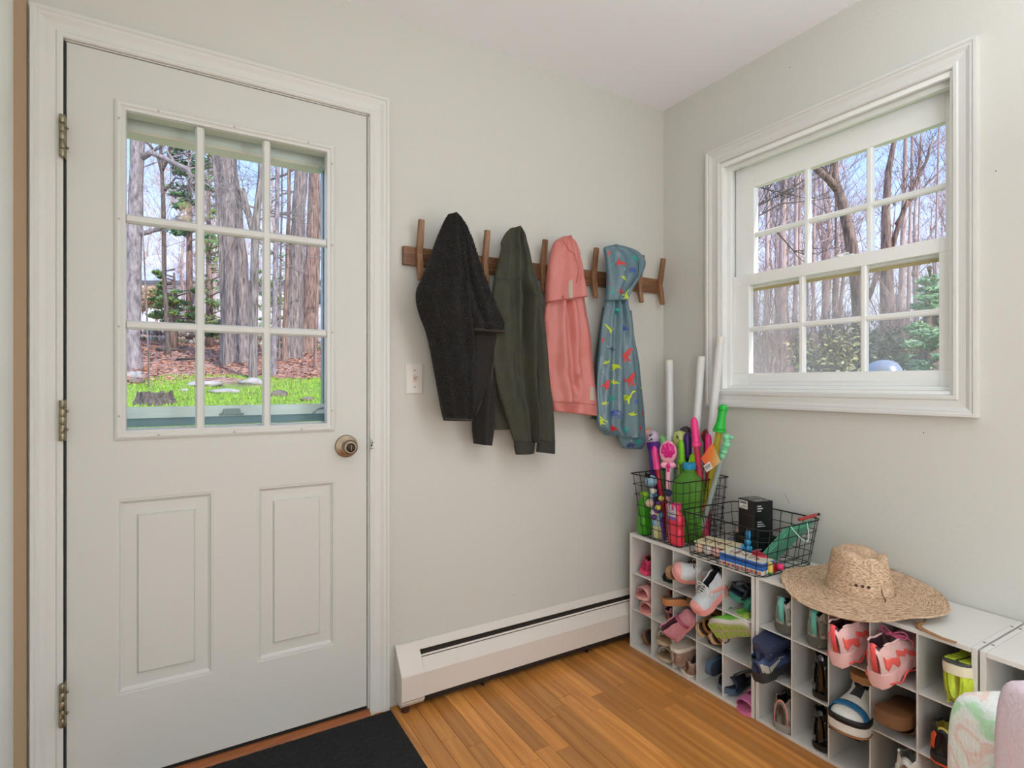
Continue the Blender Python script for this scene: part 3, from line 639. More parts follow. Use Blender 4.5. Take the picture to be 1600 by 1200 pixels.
STEG = [(-1, 0), (-.7, .2), (-.6, .5), (-.4, .35), (-.25, .75), (-.05, .45), (.15, .75), (.3, .4), (.5, .5), (.6, .15), (.95, .05), (.9, -.15), (.5, -.2), (.4, -.7), (.2, -.7), (.15, -.25), (-.25, -.25), (-.3, -.7), (-.5, -.7), (-.5, -.15)]
LEAF = [(-1, -.2), (-.3, .4), (-.2, 0), (0, .9), (.3, .1), (1, .5), (.5, -.3), (-.2, -.5)]
DASH = [(-.2, -1), (.0, -1), (.2, 1), (0, 1)]
COLS = {'r': C('print_red', 206, 44, 48, .4), 'y': C('print_lime', 190, 208, 40, .4), 't': C('print_teal', 44, 150, 140, .4), 'b': C('print_blue', 64, 84, 160, .4), 'w': C('print_white', 235, 238, 238, .4), 'n': C('print_navy', 34, 46, 84, .4)}
prn = {}
def motif(cl, shape, c, px, py, sz, rot=0, flip=1):
    sz *= .9; P0 = PB(px, py, -cl.L[0].y + cl.th * .9); s = sz / FPX * (P0 - CAM).dot(FW); vs = []
    for x, z in shape:
        x *= flip; X = P0.x + (x * math.cos(rot) - z * math.sin(rot)) * s * 1.15; Z = P0.z + (x * math.sin(rot) + z * math.cos(rot)) * s
        a, v = cl.inv(X, Z)
        if v <= .004 or v >= .996: pass
        vs.append(cl.at(max(.02, min(.98, a)), max(.005, min(.995, v)), True, .0016))
    MB().add(vs, [tuple(range(len(vs)))]).build('leaf_print' if shape is LEAF or shape is DASH else 'dinosaur_print', COLS[c], J)
B_, H_, S_ = dbb, dh, ds
for a in [(H_, TREX, 'r', 953, 395, 4, .3, 1), (H_, TREX, 'r', 967, 411, 8, -1.0, 1), (H_, TREX, 'r', 952, 438, 8, .4, 1), (H_, STEG, 't', 989, 405, 9, -.4, 1), (H_, STEG, 'b', 986, 423, 8, -.2, 1), (H_, LEAF, 'y', 973, 435, 6, -.8, 1),
          (H_, TREX, 'r', 968, 455, 7, -1.0, 1), (H_, LONG, 'y', 978, 462, 9, -1.2, -1), (H_, STEG, 'r', 997, 443, 5, .6, 1), (H_, LEAF, 't', 958, 412, 5, .6, 1), (H_, DASH, 'w', 973, 421, 2, .6, 1), (H_, DASH, 'w', 944, 395, 2, .2, 1), (H_, LEAF, 't', 958, 456, 5, .6, 1),
          (B_, STEG, 't', 962, 485, 9, .2, 1), (B_, LEAF, 'y', 945, 490, 5, .2, 1), (B_, LONG, 'y', 954, 514, 9, 0, -1), (B_, STEG, 'b', 973, 513, 9, -.2, 1), (B_, STEG, 'b', 938, 511, 7, 0, 1), (B_, TREX, 'r', 943, 532, 5, 0, 1), (B_, DASH, 'w', 948, 541, 2, .6, 1), (B_, STEG, 'n', 955, 546, 8, 0, 1), (B_, DASH, 'w', 968, 540, 2, -.6, 1),
          (B_, TREX, 'r', 978, 556, 12, .25, 1), (B_, LEAF, 'y', 946, 566, 5, .5, 1), (B_, LONG, 'y', 959, 572, 9, -.5, -1), (B_, TREX, 'r', 935, 556, 6, .6, 1), (B_, LEAF, 't', 972, 581, 5, -.3, 1), (B_, TREX, 'r', 983, 594, 12, .25, 1), (B_, LEAF, 'y', 958, 597, 7, -.2, -1), (B_, TREX, 'r', 946, 602, 8, .4, 1), (B_, DASH, 'w', 943, 581, 2, -.6, 1),
          (B_, LONG, 'y', 979, 622, 13, 0, 1), (B_, STEG, 't', 955, 623, 9, .4, 1), (B_, LEAF, 'y', 945, 630, 6, 0, 1), (B_, STEG, 'b', 961, 647, 11, .0, 1), (B_, LEAF, 'y', 987, 647, 7, -.3, 1), (B_, LONG, 'y', 941, 658, 9, 1.1, 1), (B_, STEG, 'r', 957, 670, 9, -.2, 1), (B_, STEG, 't', 978, 672, 8, .1, 1), (B_, STEG, 'b', 992, 628, 6, .1, 1),
          (S_, TREX, 'r', 997, 668, 7, 1.0, 1), (S_, STEG, 't', 996, 690, 9, .3, 1), (S_, DASH, 'w', 985, 688, 2, .3, 1), (S_, STEG, 'n', 984, 696, 8, .2, 1), (S_, LEAF, 'y', 1003, 606, 4, -.3, 1), (S_, TREX, 'r', 1002, 646, 5, 1, 1), (S_, LEAF, 't', 992, 575, 4, -.3, 1), (S_, DASH, 'w', 994, 566, 1.5, .3, 1)]:
    motif(*a)
MB().tube(dh.line([(.62, .38), (.8, .62), (.62, .95)]), .0015, 6).build('hood_seam', DND, J, smooth=True)
# ================================================================ shoe organisers
CW = C('cubby_white', 226, 222, 216, .4)
FXp = -.303; UY = [-.094, -.707, -1.320]; UH = .491; UD = .298
def organiser(y0, label, n=5, rows=3, wd=.608):
    t = thing('shoe_organiser', label, 'shoe organiser', (FXp + UD / 2, y0 - wd / 2, 0))
    x1 = FXp + UD
    MB().box(FXp, y0 - .012, 0, x1, y0, UH).build('side_panel', CW, t, bevel=.0006, seg=1)
    MB().box(FXp, y0 - wd, 0, x1, y0 - wd + .012, UH).build('side_panel', CW, t, bevel=.0006, seg=1)
    MB().box(FXp, y0 - wd + .0125, UH - .013, x1, y0 - .0125, UH - .0006).build('top_panel', CW, t, bevel=.0006, seg=1)
    MB().box(FXp, y0 - wd + .0125, .0, x1, y0 - .0125, .012).build('bottom_panel', CW, t, bevel=.0006, seg=1)
    MB().box(x1 - .003, y0 - wd + .012, .012, x1, y0 - .012, UH - .013).build('back_panel', CW, t)
    cwid = (wd - .024) / n
    for i in range(1, n):
        y = y0 - .012 - cwid * i; MB().box(FXp + .001, y - .0022, .012, x1 - .003, y + .0022, UH - .013).build('divider', CW, t)
    for r in range(1, rows):
        z = .012 + (UH - .025) * r / rows
        for i in range(n):
            ya = y0 - .012 - cwid * i - .0022; yb = ya - cwid + .0044
            MB().box(FXp + .001, yb, z - .0022, x1 - .003, ya, z + .0022).build('shelf', CW, t)
    for yy in (y0 - .006, y0 - wd + .006):
        for xx in (FXp + .06, FXp + .235): MB().lathe([(.0035, 0), (.0035, .0006), (.002, .0007)], (xx, yy, UH), 12).build('dowel_cap', C('dowel_grey', 120, 112, 104, .5), t)
    return t
organiser(UY[0], 'white fifteen cube shoe organiser nearest the corner, under the two wire baskets')
organiser(UY[1], 'white fifteen cube shoe organiser in the middle, under the straw hat')
organiser(UY[2], 'white shoe organiser at the right edge of the photo, its cubes empty')
def cell(u, c, r):   # centre y, floor z of a cube (column and row from top left)
    cw = .584 / 5; return UY[u] - .012 - cw * (c + .5), .012 + .1553 * (2 - r) + (.0022 if r < 2 else 0)
WT = [(0, .30), (.03, .52), (.10, .70), (.28, .72), (.45, .74), (.66, .96), (.8, 1.0), (.92, .80), (.975, .52), (1, .22)]
HT = [(0, .80), (.04, .96), (.12, 1), (.25, .88), (.38, .82), (.48, .73), (.62, .60), (.78, .46), (.9, .38), (.97, .26), (1, .14)]
def SM(c): return C('shoe_%d_%d_%d' % c, *c, .6, bump=.3, bscale=140, var=.06, vscale=40)
def RM(c): return C('rubber_%d_%d_%d' % c, *c, .5, bump=.2, bscale=60)
def soft(name, faces, verts, m, par, sm=True):
    b = MB(); idx = {}
    for f in faces:
        g = []
        for i in f:
            if i not in idx: idx[i] = len(b.v); b.v.append(tuple(verts[i]))
            g.append(idx[i])
        b.f.append(tuple(g))
    return b.build(name, m, par, smooth=sm)
def sole_mesh(M, L, Wd, th, spring=.012, chunk=0, flare=1.06, n=26, heelr=0):
    vs = []; fs = []; k = 8
    for i in range(n):
        s = i / (n - 1); hw = tabc(WT, s) * Wd / 2 * flare; x = s * L * 1.02 - .01 * L
        zb = spring * max(0, (s - .72) / .28) ** 2 + heelr * max(0, .1 - s) * 10
        tt = th * (1.15 if s < .35 else 1) ; w2 = 1 + chunk * .10 * math.sin(s * 19)
        for (a, b) in ((-1, 0.12), (-1.0 * w2, .5), (-.95, 1), (-.8, 1), (.8, 1), (.95, 1), (1.0 * w2, .5), (1, .12)):
            z = zb + tt * b + (chunk * th * .25 * abs(math.sin(s * 14)) if b < .2 else 0)
            vs.append((x, hw * a * (.96 if b < .2 else 1), z))
    for i in range(n - 1):
        for j in range(k): fs.append((i * k + j, i * k + (j + 1) % k, (i + 1) * k + (j + 1) % k, (i + 1) * k + j))
    fs.append(tuple(range(k - 1, -1, -1))); fs.append(tuple((n - 1) * k + j for j in range(k)))
    return MB().add(vs, fs, M)
def zbot(s, spring): return spring * max(0, (s - .72) / .28) ** 2
def sneaker(label, M, cols, L=.185, Wd=.072, H=.075, th=.020, chunk=0, laces=True, opn=(.05, .44), tabh=1.0, stripe=True, name='sneaker', outsole=None, group=None, strap=None, toe=True, cat='shoe', collar=1.0):
    """cols: sole, upper, accent, lining, lace"""
    t = thing(name, label, cat, M @ Vector((L / 2, 0, 0)), group); WL[t.name] = M @ Vector((L / 2, 0, 0))
    so, upc, ac, li, la = [tuple(c) for c in cols]; sp = .010
    sole_mesh(M, L, Wd, th, sp, chunk).build('sole', RM(so), t, smooth=True, auto=50)
    if outsole:
        sole_mesh(M @ Matrix.Translation((0, 0, -.004)), L, Wd * .99, .006, sp, 0).build('outsole', RM(outsole), t, smooth=True, auto=50)
        tr = MB()
        for i in range(9):
            s = .08 + i * .1; hw = tabc(WT, s) * Wd / 2
            for sg in (-1, 1): tr.box(s * L, sg * hw * .15, -.007 + zbot(s, sp), s * L + L * .06, sg * hw * .92, -.003 + zbot(s, sp), M)
        tr.build('tread', RM(ac), t, bevel=.001)
    n, k = 44, 31; V = []; G = {}; kk = (k - 1) / 36
    def surf(s, j, lift=0):
        """point of the upper; j runs 0..36 from the left sole edge over the top to the right sole edge"""
        hw = tabc(WT, s) * Wd / 2 * .97 + lift; h = tabc(HT, s) * H * (tabh if s < .08 else 1) * (collar if s < .45 else 1) + lift; zb = zbot(s, sp) + th * .85
        a = j / 36; y = -math.cos(math.pi * a) * hw; z = math.sin(math.pi * a) ** (.62 if s < .5 else .75) * h
        if opn[0] < s < opn[1]:
            jf = min(j, 36 - j) / 2; sg = 1 if j < 18 else -1
            if jf <= 6: y = -hw * (1 - .28 * (jf / 6) ** 2) * sg; z = h * (jf / 6) ** .9
            elif jf <= 7: y = -hw * .70 * sg; z = h * lerp(1.0, .5, jf - 6)
            else: y = -hw * .66 * sg * (9 - jf) / 2; z = h * lerp(.5, .12, min(1, (jf - 7)))
        return M @ Vector((s * L, y, zb + z))
    js = [0, 1, 2.2, 3.5, 5, 6.5, 8, 9.5, 10.8, 12, 13, 14, 15, 16, 17, 18]; js = js + [36 - q for q in js[-2::-1]]
    for i in range(n):
        for q in js: V.append(surf(i / (n - 1), q))
    for i in range(n - 1):
        s = (i + .5) / (n - 1)
        for j in range(k - 1):
            f = (i * k + j, i * k + j + 1, (i + 1) * k + j + 1, (i + 1) * k + j); jm = min((js[j] + js[j + 1]) / 2, 36 - (js[j] + js[j + 1]) / 2) / 2; o = opn[0] - .02 < s < opn[1] + .02
            if o and jm >= 6: g = 'lining'
            elif s > .86 and toe: g = 'toe_cap'
            elif opn[1] < s < .62 and jm >= 7: g = 'tongue'
            else: g = 'upper'
            G.setdefault(g, []).append(f)
    def band(nm, s0, s1, lo, hi, col, both=True):
        for sg in ((0, 1) if both else (0,)):
            b = MB()
            def fn(u, v):
                s = lerp(s0, s1, u); jj = lerp(lo(s), hi(s), v) * 2; return surf(s, jj if sg == 0 else 36 - jj, .0014)
            b.grid(fn, 26, 6); b.build(nm, SM(tuple(col)), t, smooth=True, solid=.0012)
    if stripe and chunk > .9:
        band('side_panel', .03, .30, lambda s: .9 + 1.2 * math.sin(s * 12) ** 2, lambda s: 3.6 - s * 3, ac); band('side_stripe', .27, .78, lambda s: max(.3, 3.1 - (s - .27) * 8), lambda s: max(1.1, 4.3 - (s - .27) * 8), ac)
    elif stripe: band('side_stripe', .14, .60, lambda s: .5 + (s - .14) * 8, lambda s: .5 + (s - .14) * 8 + 1.9 * (1 - (s - .14) / .5), ac)
    if not chunk or chunk < .9: band('heel_counter', .012, .12, lambda s: .6, lambda s: 4.6 - s * 14, ac)
    G.setdefault('upper', []).append(tuple(range(k)))
    G.setdefault('toe_cap' if toe else 'upper', []).append(tuple((n - 1) * k + j for j in range(k)))
    mm = {'lining': SM(li), 'heel_counter': SM(ac), 'toe_cap': SM(ac if chunk else upc), 'side_panel': SM(ac), 'tongue': SM(li), 'upper': SM(upc)}
    if not toe: mm['toe_cap'] = mm['upper']
    for g, fs in G.items(): soft(g.rstrip('_'), fs, V, mm[g.rstrip('_')], t)
    # collar roll
    for sg in (0, 1):
        pts = [V[i * k + (9 if sg == 0 else k - 10)] for i in range(n) if opn[0] < i / (n - 1) < opn[1]]
        MB().tube(pts, .0028, 7).build('collar', SM(upc), t, smooth=True)
    def top(s, a): return M @ Vector((s * L, a * tabc(WT, s) * Wd / 2 * .55, zbot(s, sp) + th * .85 + tabc(HT, s) * H * .93 + .003))
    if laces:
        lc = MB()
        for i in range(4):
            s = opn[1] + .02 + i * .05
            lc.tube([top(s, -1), top(s + .01, 0) + (M.to_3x3() @ Vector((0, 0, .002))), top(s + .04, 1)], .0016, 6); lc.tube([top(s, 1), top(s + .01, 0) + (M.to_3x3() @ Vector((0, 0, .0035))), top(s + .04, -1)], .0016, 6)
        s = opn[1] + .02; c = top(s, 0); M3 = M.to_3x3()
        for sg in (-1, 1):
            pts = [c + M3 @ Vector((L * .10 * math.sin(q * math.pi) * .6 - .0, sg * Wd * .38 * math.sin(q * math.pi * .95), .008 + .010 * math.sin(q * math.pi * 2))) for q in [x / 10 for x in range(11)]]
            lc.tube(pts, .0016, 6); lc.tube([c + M3 @ Vector((0, 0, .006)), c + M3 @ Vector((.01, sg * Wd * .3, .006)), c + M3 @ Vector((.02, sg * Wd * .48, -.006)), c + M3 @ Vector((.018, sg * Wd * .5, -.022))], .0015, 6)
        lc.build('lace', SM(la), t, smooth=True)
    if strap:
        x = MB()
        for (s0, wd_) in strap[1]:
            def fn(u, v, s0=s0, wd_=wd_):
                s = s0 + (v - .5) * wd_; hw = tabc(WT, s) * Wd / 2 * 1.02; h = tabc(HT, s) * H * 1.03; return (s * L, -math.cos(math.pi * u) * hw, zbot(s, sp) + th * .85 + math.sin(math.pi * u) ** .62 * h + .002)
            x.grid(fn, 14, 5, M=M)
        x.build('strap', SM(tuple(strap[0])), t, smooth=True, solid=.002)
    return t
def pulltab(t, M, col, L, H, th, w=.010, ht=.03):
    b = MB(); pts = [Vector((-.002, 0, th + H * .25)), Vector((-.006, 0, th + H * .7)), Vector((-.006, 0, th + H * 1.0)), Vector((.0, 0, th + H * 1.15)), Vector((.010, 0, th + H * 1.02))]
    b.tube(pts, w / 2, 8, M=M, flat=.3); return b.build('pull_tab', SM(col), t, smooth=True)
def sandal(label, M, cols, bands, L=.17, Wd=.068, th=.018, ankle=False, name='sandal', buckle=False, bh=.04, group=None, cat='sandal', foot=None):
    """cols: sole, strap, footbed; bands: (s, width fraction, height)"""
    t = thing(name, label, cat, M @ Vector((L / 2, 0, 0)), group); WL[t.name] = M @ Vector((L / 2, 0, 0))
    sole_mesh(M, L, Wd, th, .006).build('sole', RM(tuple(cols[0])), t, smooth=True, auto=50)
    fb = []; n = 26
    for i in range(n):
        s = i / (n - 1); hw = tabc(WT, s) * Wd / 2 * .95; z = zbot(s, .006) + th * (1.15 if s < .35 else 1) + .0012
        fb += [(s * L * .99, -hw, z), (s * L * .99, 0, z - .001), (s * L * .99, hw, z)]
    b = MB(); b.add(fb, [(i * 3 + j, i * 3 + j + 1, i * 3 + 4 + j, i * 3 + 3 + j) for i in range(n - 1) for j in range(2)], M); b.build('footbed', SM(tuple(cols[2])), t, smooth=True, solid=.002)
    for s0, wd, h in bands:
        b = MB()
        def fn(u, v):
            s = s0 + (v - .5) * wd; hw = tabc(WT, s) * Wd / 2 * 1.02; return (s * L + (0), -math.cos(math.pi * u) * hw * (1.04), th * .6 + zbot(s, .006) + math.sin(math.pi * u) ** .7 * h)
        b.grid(fn, 16, 6, M=M); b.build('strap', SM(tuple(cols[1])), t, smooth=True, solid=.003)
        if buckle:
            c = M @ Vector((s0 * L, -tabc(WT, s0) * Wd / 2 * .85, th + h * .6)); bb = MB().box(-.006, -.0015, -.006, .006, .0015, .006, Matrix.Translation(c) @ M.to_3x3().to_4x4()); bb.build('buckle', METAL, t, bevel=.001)
    if ankle:
        b = MB()
        def fn(u, v): a = math.pi * (.5 + u); hw = Wd * .38; return (L * .16 + math.cos(a) * L * .16, math.sin(a) * hw, th + bh * (.55 + .3 * v) + .0)
        b.grid(fn, 16, 4, M=M)
        def f2(u, v): hw = Wd * .39; return (L * (.16 + .07 * v), -math.cos(math.pi * u) * hw, th + bh * .6 + math.sin(math.pi * u) * .022)
        b.grid(f2, 14, 4, M=M)
        for sg in (-1, 1):
            b.add([(L * .05, sg * Wd * .36, th * .8), (L * .22, sg * Wd * .36, th * .8), (L * .22, sg * Wd * .39, th + bh * .85), (L * .06, sg * Wd * .38, th + bh * .85)], [(0, 1, 2, 3)], M)
        b.build('ankle_strap', SM(tuple(cols[1])), t, smooth=True, solid=.003)
    return t
def place(u, c, r, x, dy=0, dz=0, yaw=0, pitch=0, roll=0, px=None):
    """matrix: shoe heel at (x, cell centre + dy, cell floor + dz); yaw 0 = toe points to the wall, 180 = toe points to the room"""
    y, z = cell(u, c, r)
    if px: dy = PR(px, 598, .303 if x < -.303 or x > -.26 else -x).y - y
    return Matrix.Translation((x, y + dy, z + dz)) @ Matrix.Rotation(math.radians(yaw), 4, 'Z') @ Matrix.Rotation(math.radians(-pitch), 4, 'Y') @ Matrix.Rotation(math.radians(roll), 4, 'X')
PINK = (232, 150, 155)
# ---- corner organiser, top row
sneaker('magenta pink childs shoe in the top corner cube beside the wall', place(0, 0, 0, -.296, -.004, .006, yaw=3, roll=20, px=1002), [(232, 70, 110), (206, 52, 100), (190, 40, 90), (120, 84, 60), (240, 200, 200)], L=.17, Wd=.066, H=.058, th=.018, laces=False, stripe=False)
sneaker('black flat shoe wedged behind the tan sole in the top row', place(0, 1, 0, -.262, .030, .002, yaw=-10, roll=62, px=1036), [(20, 20, 22), (24, 24, 27), (24, 24, 27), (20, 20, 22), (20, 20, 22)], L=.20, Wd=.074, H=.052, th=.009, laces=False, stripe=False, name='flat_shoe', cat='shoe')
sandal('tan soled sandal standing on edge, heel end showing, between black shoe and pink sneaker', place(0, 1, 0, -.325, -.036, .062, yaw=4, roll=80, px=1046), [(176, 132, 92), (112, 82, 56), (120, 96, 70)], [(.62, .3, .034)], L=.2, Wd=.072, th=.022)
M1 = Matrix.Translation(PR(1112, 912, .20)) @ frame((0, 0, 0), (-.15, -.75, 1.0), (-.74, .62, .02))
sneaker('pink soled pale grey running shoe lying on its side, left one of the pair', M1, [(240, 162, 156), (206, 208, 208), (238, 168, 160), (40, 40, 44), (230, 230, 228)], L=.165, Wd=.076, H=.070, th=.026, stripe=True, name='running_shoe', chunk=.4)
M2 = Matrix.Translation(PR(1138, 921, .25)) @ frame((0, 0, 0), (-.65, .10, 1.0), (-.80, .22, -.46))
sneaker('pink soled pale grey running shoe with toe hanging down, right one of the pair', M2, [(238, 158, 152), (200, 203, 206), (234, 160, 152), (30, 30, 34), (235, 235, 232)], L=.155, Wd=.076, H=.070, th=.028, name='running_shoe', chunk=.4)
M3 = place(0, 4, 0, -.318, .005, .030, yaw=4, roll=8)
sandal('black and navy childs sandal with green sole, upper one in its cube', place(0, 4, 0, -.325, .022, .062, yaw=8, roll=18, pitch=-12, px=1150), [(42, 120, 100), (30, 36, 46), (36, 50, 70)], [(.6, .24, .04), (.3, .2, .035)], L=.17, Wd=.072, th=.018, ankle=True)
sandal('black childs sandal with green sole standing on edge at the right of its cube', place(0, 4, 0, -.29, -.03, .04, yaw=-6, roll=-70, px=1170), [(44, 128, 104), (34, 34, 36), (60, 60, 60)], [(.6, .24, .034), (.3, .2, .03)], L=.17, Wd=.070, th=.018)
# middle row
for i, (dx, dz, p) in enumerate(((-.300, .010, 28), (-.24, .060, 30))):
    sandal('pale pink childs sandal in the middle corner cube, %s one with open toe' % ('lower' if i == 0 else 'upper'), place(0, 0, 1, -.17 if i else -.165, -.010, dz + (.03 if i == 0 else .02), yaw=184 if i == 0 else 176, pitch=-18 if i == 0 else -10), [(232, 172, 166), (226, 160, 158), (206, 128, 124)], [(.72, .26, .040), (.42, .14, .045)], L=.15, Wd=.068, th=.014, ankle=True, name='pink_sandal')
sandal('brown slip-on sandal with orange sole jutting out under the pink running shoe', place(0, 2, 1, -.335, .050, .092, yaw=-28, roll=-8, px=1046), [(186, 118, 66), (122, 90, 60), (112, 84, 58)], [(.60, .44, .036)], L=.22, Wd=.082, th=.024, name='slide_sandal')
sandal('orange soled sandal with pink lining behind the brown one in the middle row', place(0, 1, 1, -.285, -.01, .075, yaw=12, roll=-35, px=1042), [(176, 112, 70), (206, 120, 104), (206, 120, 110)], [(.6, .3, .034)], L=.17, Wd=.07, th=.018)
sneaker('small navy and dusty pink toddler shoe standing at the bottom of the second cube', place(0, 1, 1, -.285, -.035, .002, yaw=8, pitch=20, px=1046), [(176, 110, 80), (196, 120, 116), (48, 52, 80), (52, 56, 84), (90, 90, 110)], L=.13, Wd=.050, H=.055, th=.012, laces=False)
M4 = Matrix.Translation(PR(1056, 1000, .33)) @ frame((0, 0, 0), (-.85, .30, .55), (.50, -.45, .72))
sneaker('dusty pink bow shoe with wide open top leaning out of the middle row', M4, [(214, 140, 148), (206, 134, 144), (200, 128, 140), (110, 60, 70), (160, 60, 90)], L=.13, Wd=.070, H=.062, th=.016, laces=False, stripe=False, opn=(.04, .60), name='bow_shoe', strap=((176, 84, 110), [(.62, .10)]))
for i in range(2):
    sandal('brown leather sandal with tan sole in the fourth cube, %s of the two' % ('left' if i == 0 else 'right'), place(0, 3, 1, -.325 if i == 0 else -.312, .036 - .045 * i, .044 - .012 * i, yaw=6, roll=52 if i == 0 else 60, pitch=4), [(206, 172, 130), (150, 104, 60), (74, 52, 38)], [(.62, .16, .040), (.38, .14, .040)], L=.18, Wd=.068, th=.016, ankle=True, buckle=True, name='leather_sandal')
M5 = Matrix.Translation(PR(1172, 984, .30)) @ frame((0, 0, 0), (.85, .35, .50), (-.02, .95, -.22))
sneaker('lime green running shoe on its side with the treaded sole facing out', M5, [(222, 212, 196), (120, 200, 70), (176, 200, 90), (40, 120, 60), (60, 160, 70)], L=.155, Wd=.078, H=.065, th=.018, outsole=(200, 186, 160), name='running_shoe')
# bottom row
sandal('dark soled brown shoe leaning on edge in the bottom corner cube', place(0, 0, 2, -.298, -.024, .040, yaw=3, roll=58, px=1003), [(120, 84, 56), (36, 32, 28), (44, 38, 34)], [(.6, .4, .04)], L=.2, Wd=.08, th=.024, name='slide_sandal')
for i in range(2):
    sandal('woven cream sandal with crossed straps in the bottom row, %s one' % ('upper' if i else 'lower'), place(0, 1, 2, -.150 if i else -.145, -.022, .070 if i else .004, yaw=182, pitch=0, px=1034), [(196, 176, 150), (212, 198, 176), (176, 146, 116)], [(.78, .1, .040), (.66, .08, .046), (.54, .08, .050), (.42, .08, .050)], L=.17, Wd=.070, th=.016, name='woven_sandal')
for i in range(2):
    sneaker('taupe slip-on shoe with cream sole in the third bottom cube, %s one' % ('upper' if i else 'lower'), place(0, 2, 2, -.345 if i else -.305, .0 - .012 * i, .060 if i else .002, yaw=-2, roll=180 if i else 24, px=1068 - 4 * i) @ (Matrix.Translation((0, 0, -.05)) if i else Matrix.Identity(4)), [(226, 214, 196), (164, 136, 118), (156, 128, 110), (120, 100, 90), (200, 190, 170)], L=.19, Wd=.078, H=.058, th=.014, laces=False, stripe=False, name='slip_on_shoe')
sneaker('black leather shoe squeezed below the brown sandals', place(0, 3, 1, -.29, -.03, .004, yaw=5, px=1112), [(20, 20, 20), (30, 28, 28), (28, 26, 26), (22, 22, 22), (20, 20, 20)], L=.17, Wd=.06, H=.045, th=.012, laces=False, stripe=False)
sandal('dusty navy slide sandal, upper one in the fourth bottom cube', place(0, 3, 2, -.328, .022, .085, yaw=4, roll=88, px=1108), [(74, 98, 122), (22, 28, 44), (40, 50, 68)], [(.58, .42, .040)], L=.2, Wd=.074, th=.022, name='slide_sandal')
sandal('dusty navy slide sandal, lower one lying in the fourth bottom cube', place(0, 3, 2, -.115, -.026, .004, yaw=184, px=1122), [(78, 102, 124), (30, 38, 56), (34, 44, 60)], [(.62, .44, .044)], L=.18, Wd=.07, th=.024, name='slide_sandal')
sandal('bright pink and lilac childs sandal standing toe down in the last bottom cube', place(0, 4, 2, -.155, -.026, .012, yaw=182, pitch=-14, px=1160), [(236, 130, 176), (214, 120, 168), (200, 100, 140)], [(.74, .24, .040), (.45, .16, .046)], L=.16, Wd=.07, th=.02, ankle=True, name='pink_sandal', bh=.06)
# ---- middle organiser
GM = [(88, 92, 86), (196, 190, 180), (132, 138, 128), (60, 62, 60), (150, 160, 150)]
for i in range(2):
    Mx = place(1, i, 0, -.304, 0, .004, yaw=6, px=1222 + 51 * i)
    t = sneaker('pale grey trail shoe with mint heel strap, %s of the pair' % ('left' if i == 0 else 'right'), Mx, GM, L=.21, Wd=.088, H=.085, th=.028, laces=False, name='trail_shoe', chunk=.8, stripe=False)
    pulltab(t, Mx, (112, 200, 186), .21, .085, .02, w=.018)
CR = [(250, 200, 198), (244, 200, 196), (255, 108, 100), (70, 40, 46), (232, 110, 150)]
for i in range(2):
    Mx = place(1, 2 + i, 0, -.378 + .0 * i, -.004 + .006 * i, .010 - .010 * i, yaw=1 + 1 * i, pitch=12, px=1332 + 62 * i)
    t = sneaker('chunky pink and coral sneaker jutting out of its cube, %s of the pair' % ('left' if i == 0 else 'right'), Mx, CR, L=.225, Wd=.085, H=.090, th=.042, chunk=1, name='chunky_sneaker', toe=True)
    pulltab(t, Mx, (255, 96, 96), .235, .088, .03, w=.014)
    tr = MB()
    for sg in (-1, 1):
        pts = [Mx @ Vector((s * .235, sg * tabc(WT, s) * .049 * 1.09, .020 + .006 * math.sin(s * 22))) for s in [x / 30 for x in range(1, 30)]]
        tr.tube(pts, .0022, 6)
    tr.build('sole_stripe', RM((246, 92, 92)), t, smooth=True)
YL = [(236, 226, 196), (206, 222, 60), (190, 208, 50), (80, 80, 84), (200, 200, 190)]
sneaker('lime yellow sports shoe upside down in the top right cube, dark cleated sole up', place(1, 4, 0, -.318, -.018, .118, yaw=-4, roll=176, pitch=-6, px=1494), YL, L=.19, Wd=.088, H=.080, th=.024, outsole=(70, 72, 76), name='sports_shoe', laces=False)
sneaker('cream sports shoe with black speckled sole behind the lime one', place(1, 4, 0, -.25, .030, .040, yaw=10, roll=100, px=1470), [(230, 220, 186), (222, 214, 190), (64, 62, 62), (60, 60, 60), (200, 200, 190)], L=.16, Wd=.066, H=.05, th=.02, outsole=(60, 60, 62), name='sports_shoe', laces=False)
Mn = Matrix.Translation(PR(1186, 1006, .37)) @ frame((0, 0, 0), (.12, .10, -1.0), (.98, .02, .06))
sneaker('navy blue shoe upside down on top of its mate, scuffed sole showing', Mn, [(52, 62, 92), (44, 54, 86), (50, 60, 90), (30, 30, 34), (30, 30, 30)], L=.19, Wd=.095, H=.05, th=.022, laces=False, name='water_shoe', stripe=False)
Mn = Matrix.Translation(PR(1186, 1068, .375)) @ frame((0, 0, 0), (-.15, .12, 1.0), (.98, .02, .10))
t = sneaker('black soled navy and grey shoe stacked below its upside down mate', Mn, [(44, 46, 48), (60, 74, 112), (176, 170, 158), (26, 28, 36), (30, 30, 30)], L=.19, Wd=.090, H=.052, th=.032, laces=False, name='water_shoe', chunk=.6)
MB().tube([Mn @ Vector((-.002, .02, .035)), Mn @ Vector((-.025, .038, .034)), Mn @ Vector((-.05, .05, .03))], .005, 8).build('heel_loop', RM((16, 16, 18)), t, smooth=True)
BK = [(26, 25, 24), (22, 22, 23), (22, 22, 23), (30, 30, 32), (20, 20, 20)]
for m_ in (C('patent_black', 14, 14, 15, .12, coat=.6),): pass
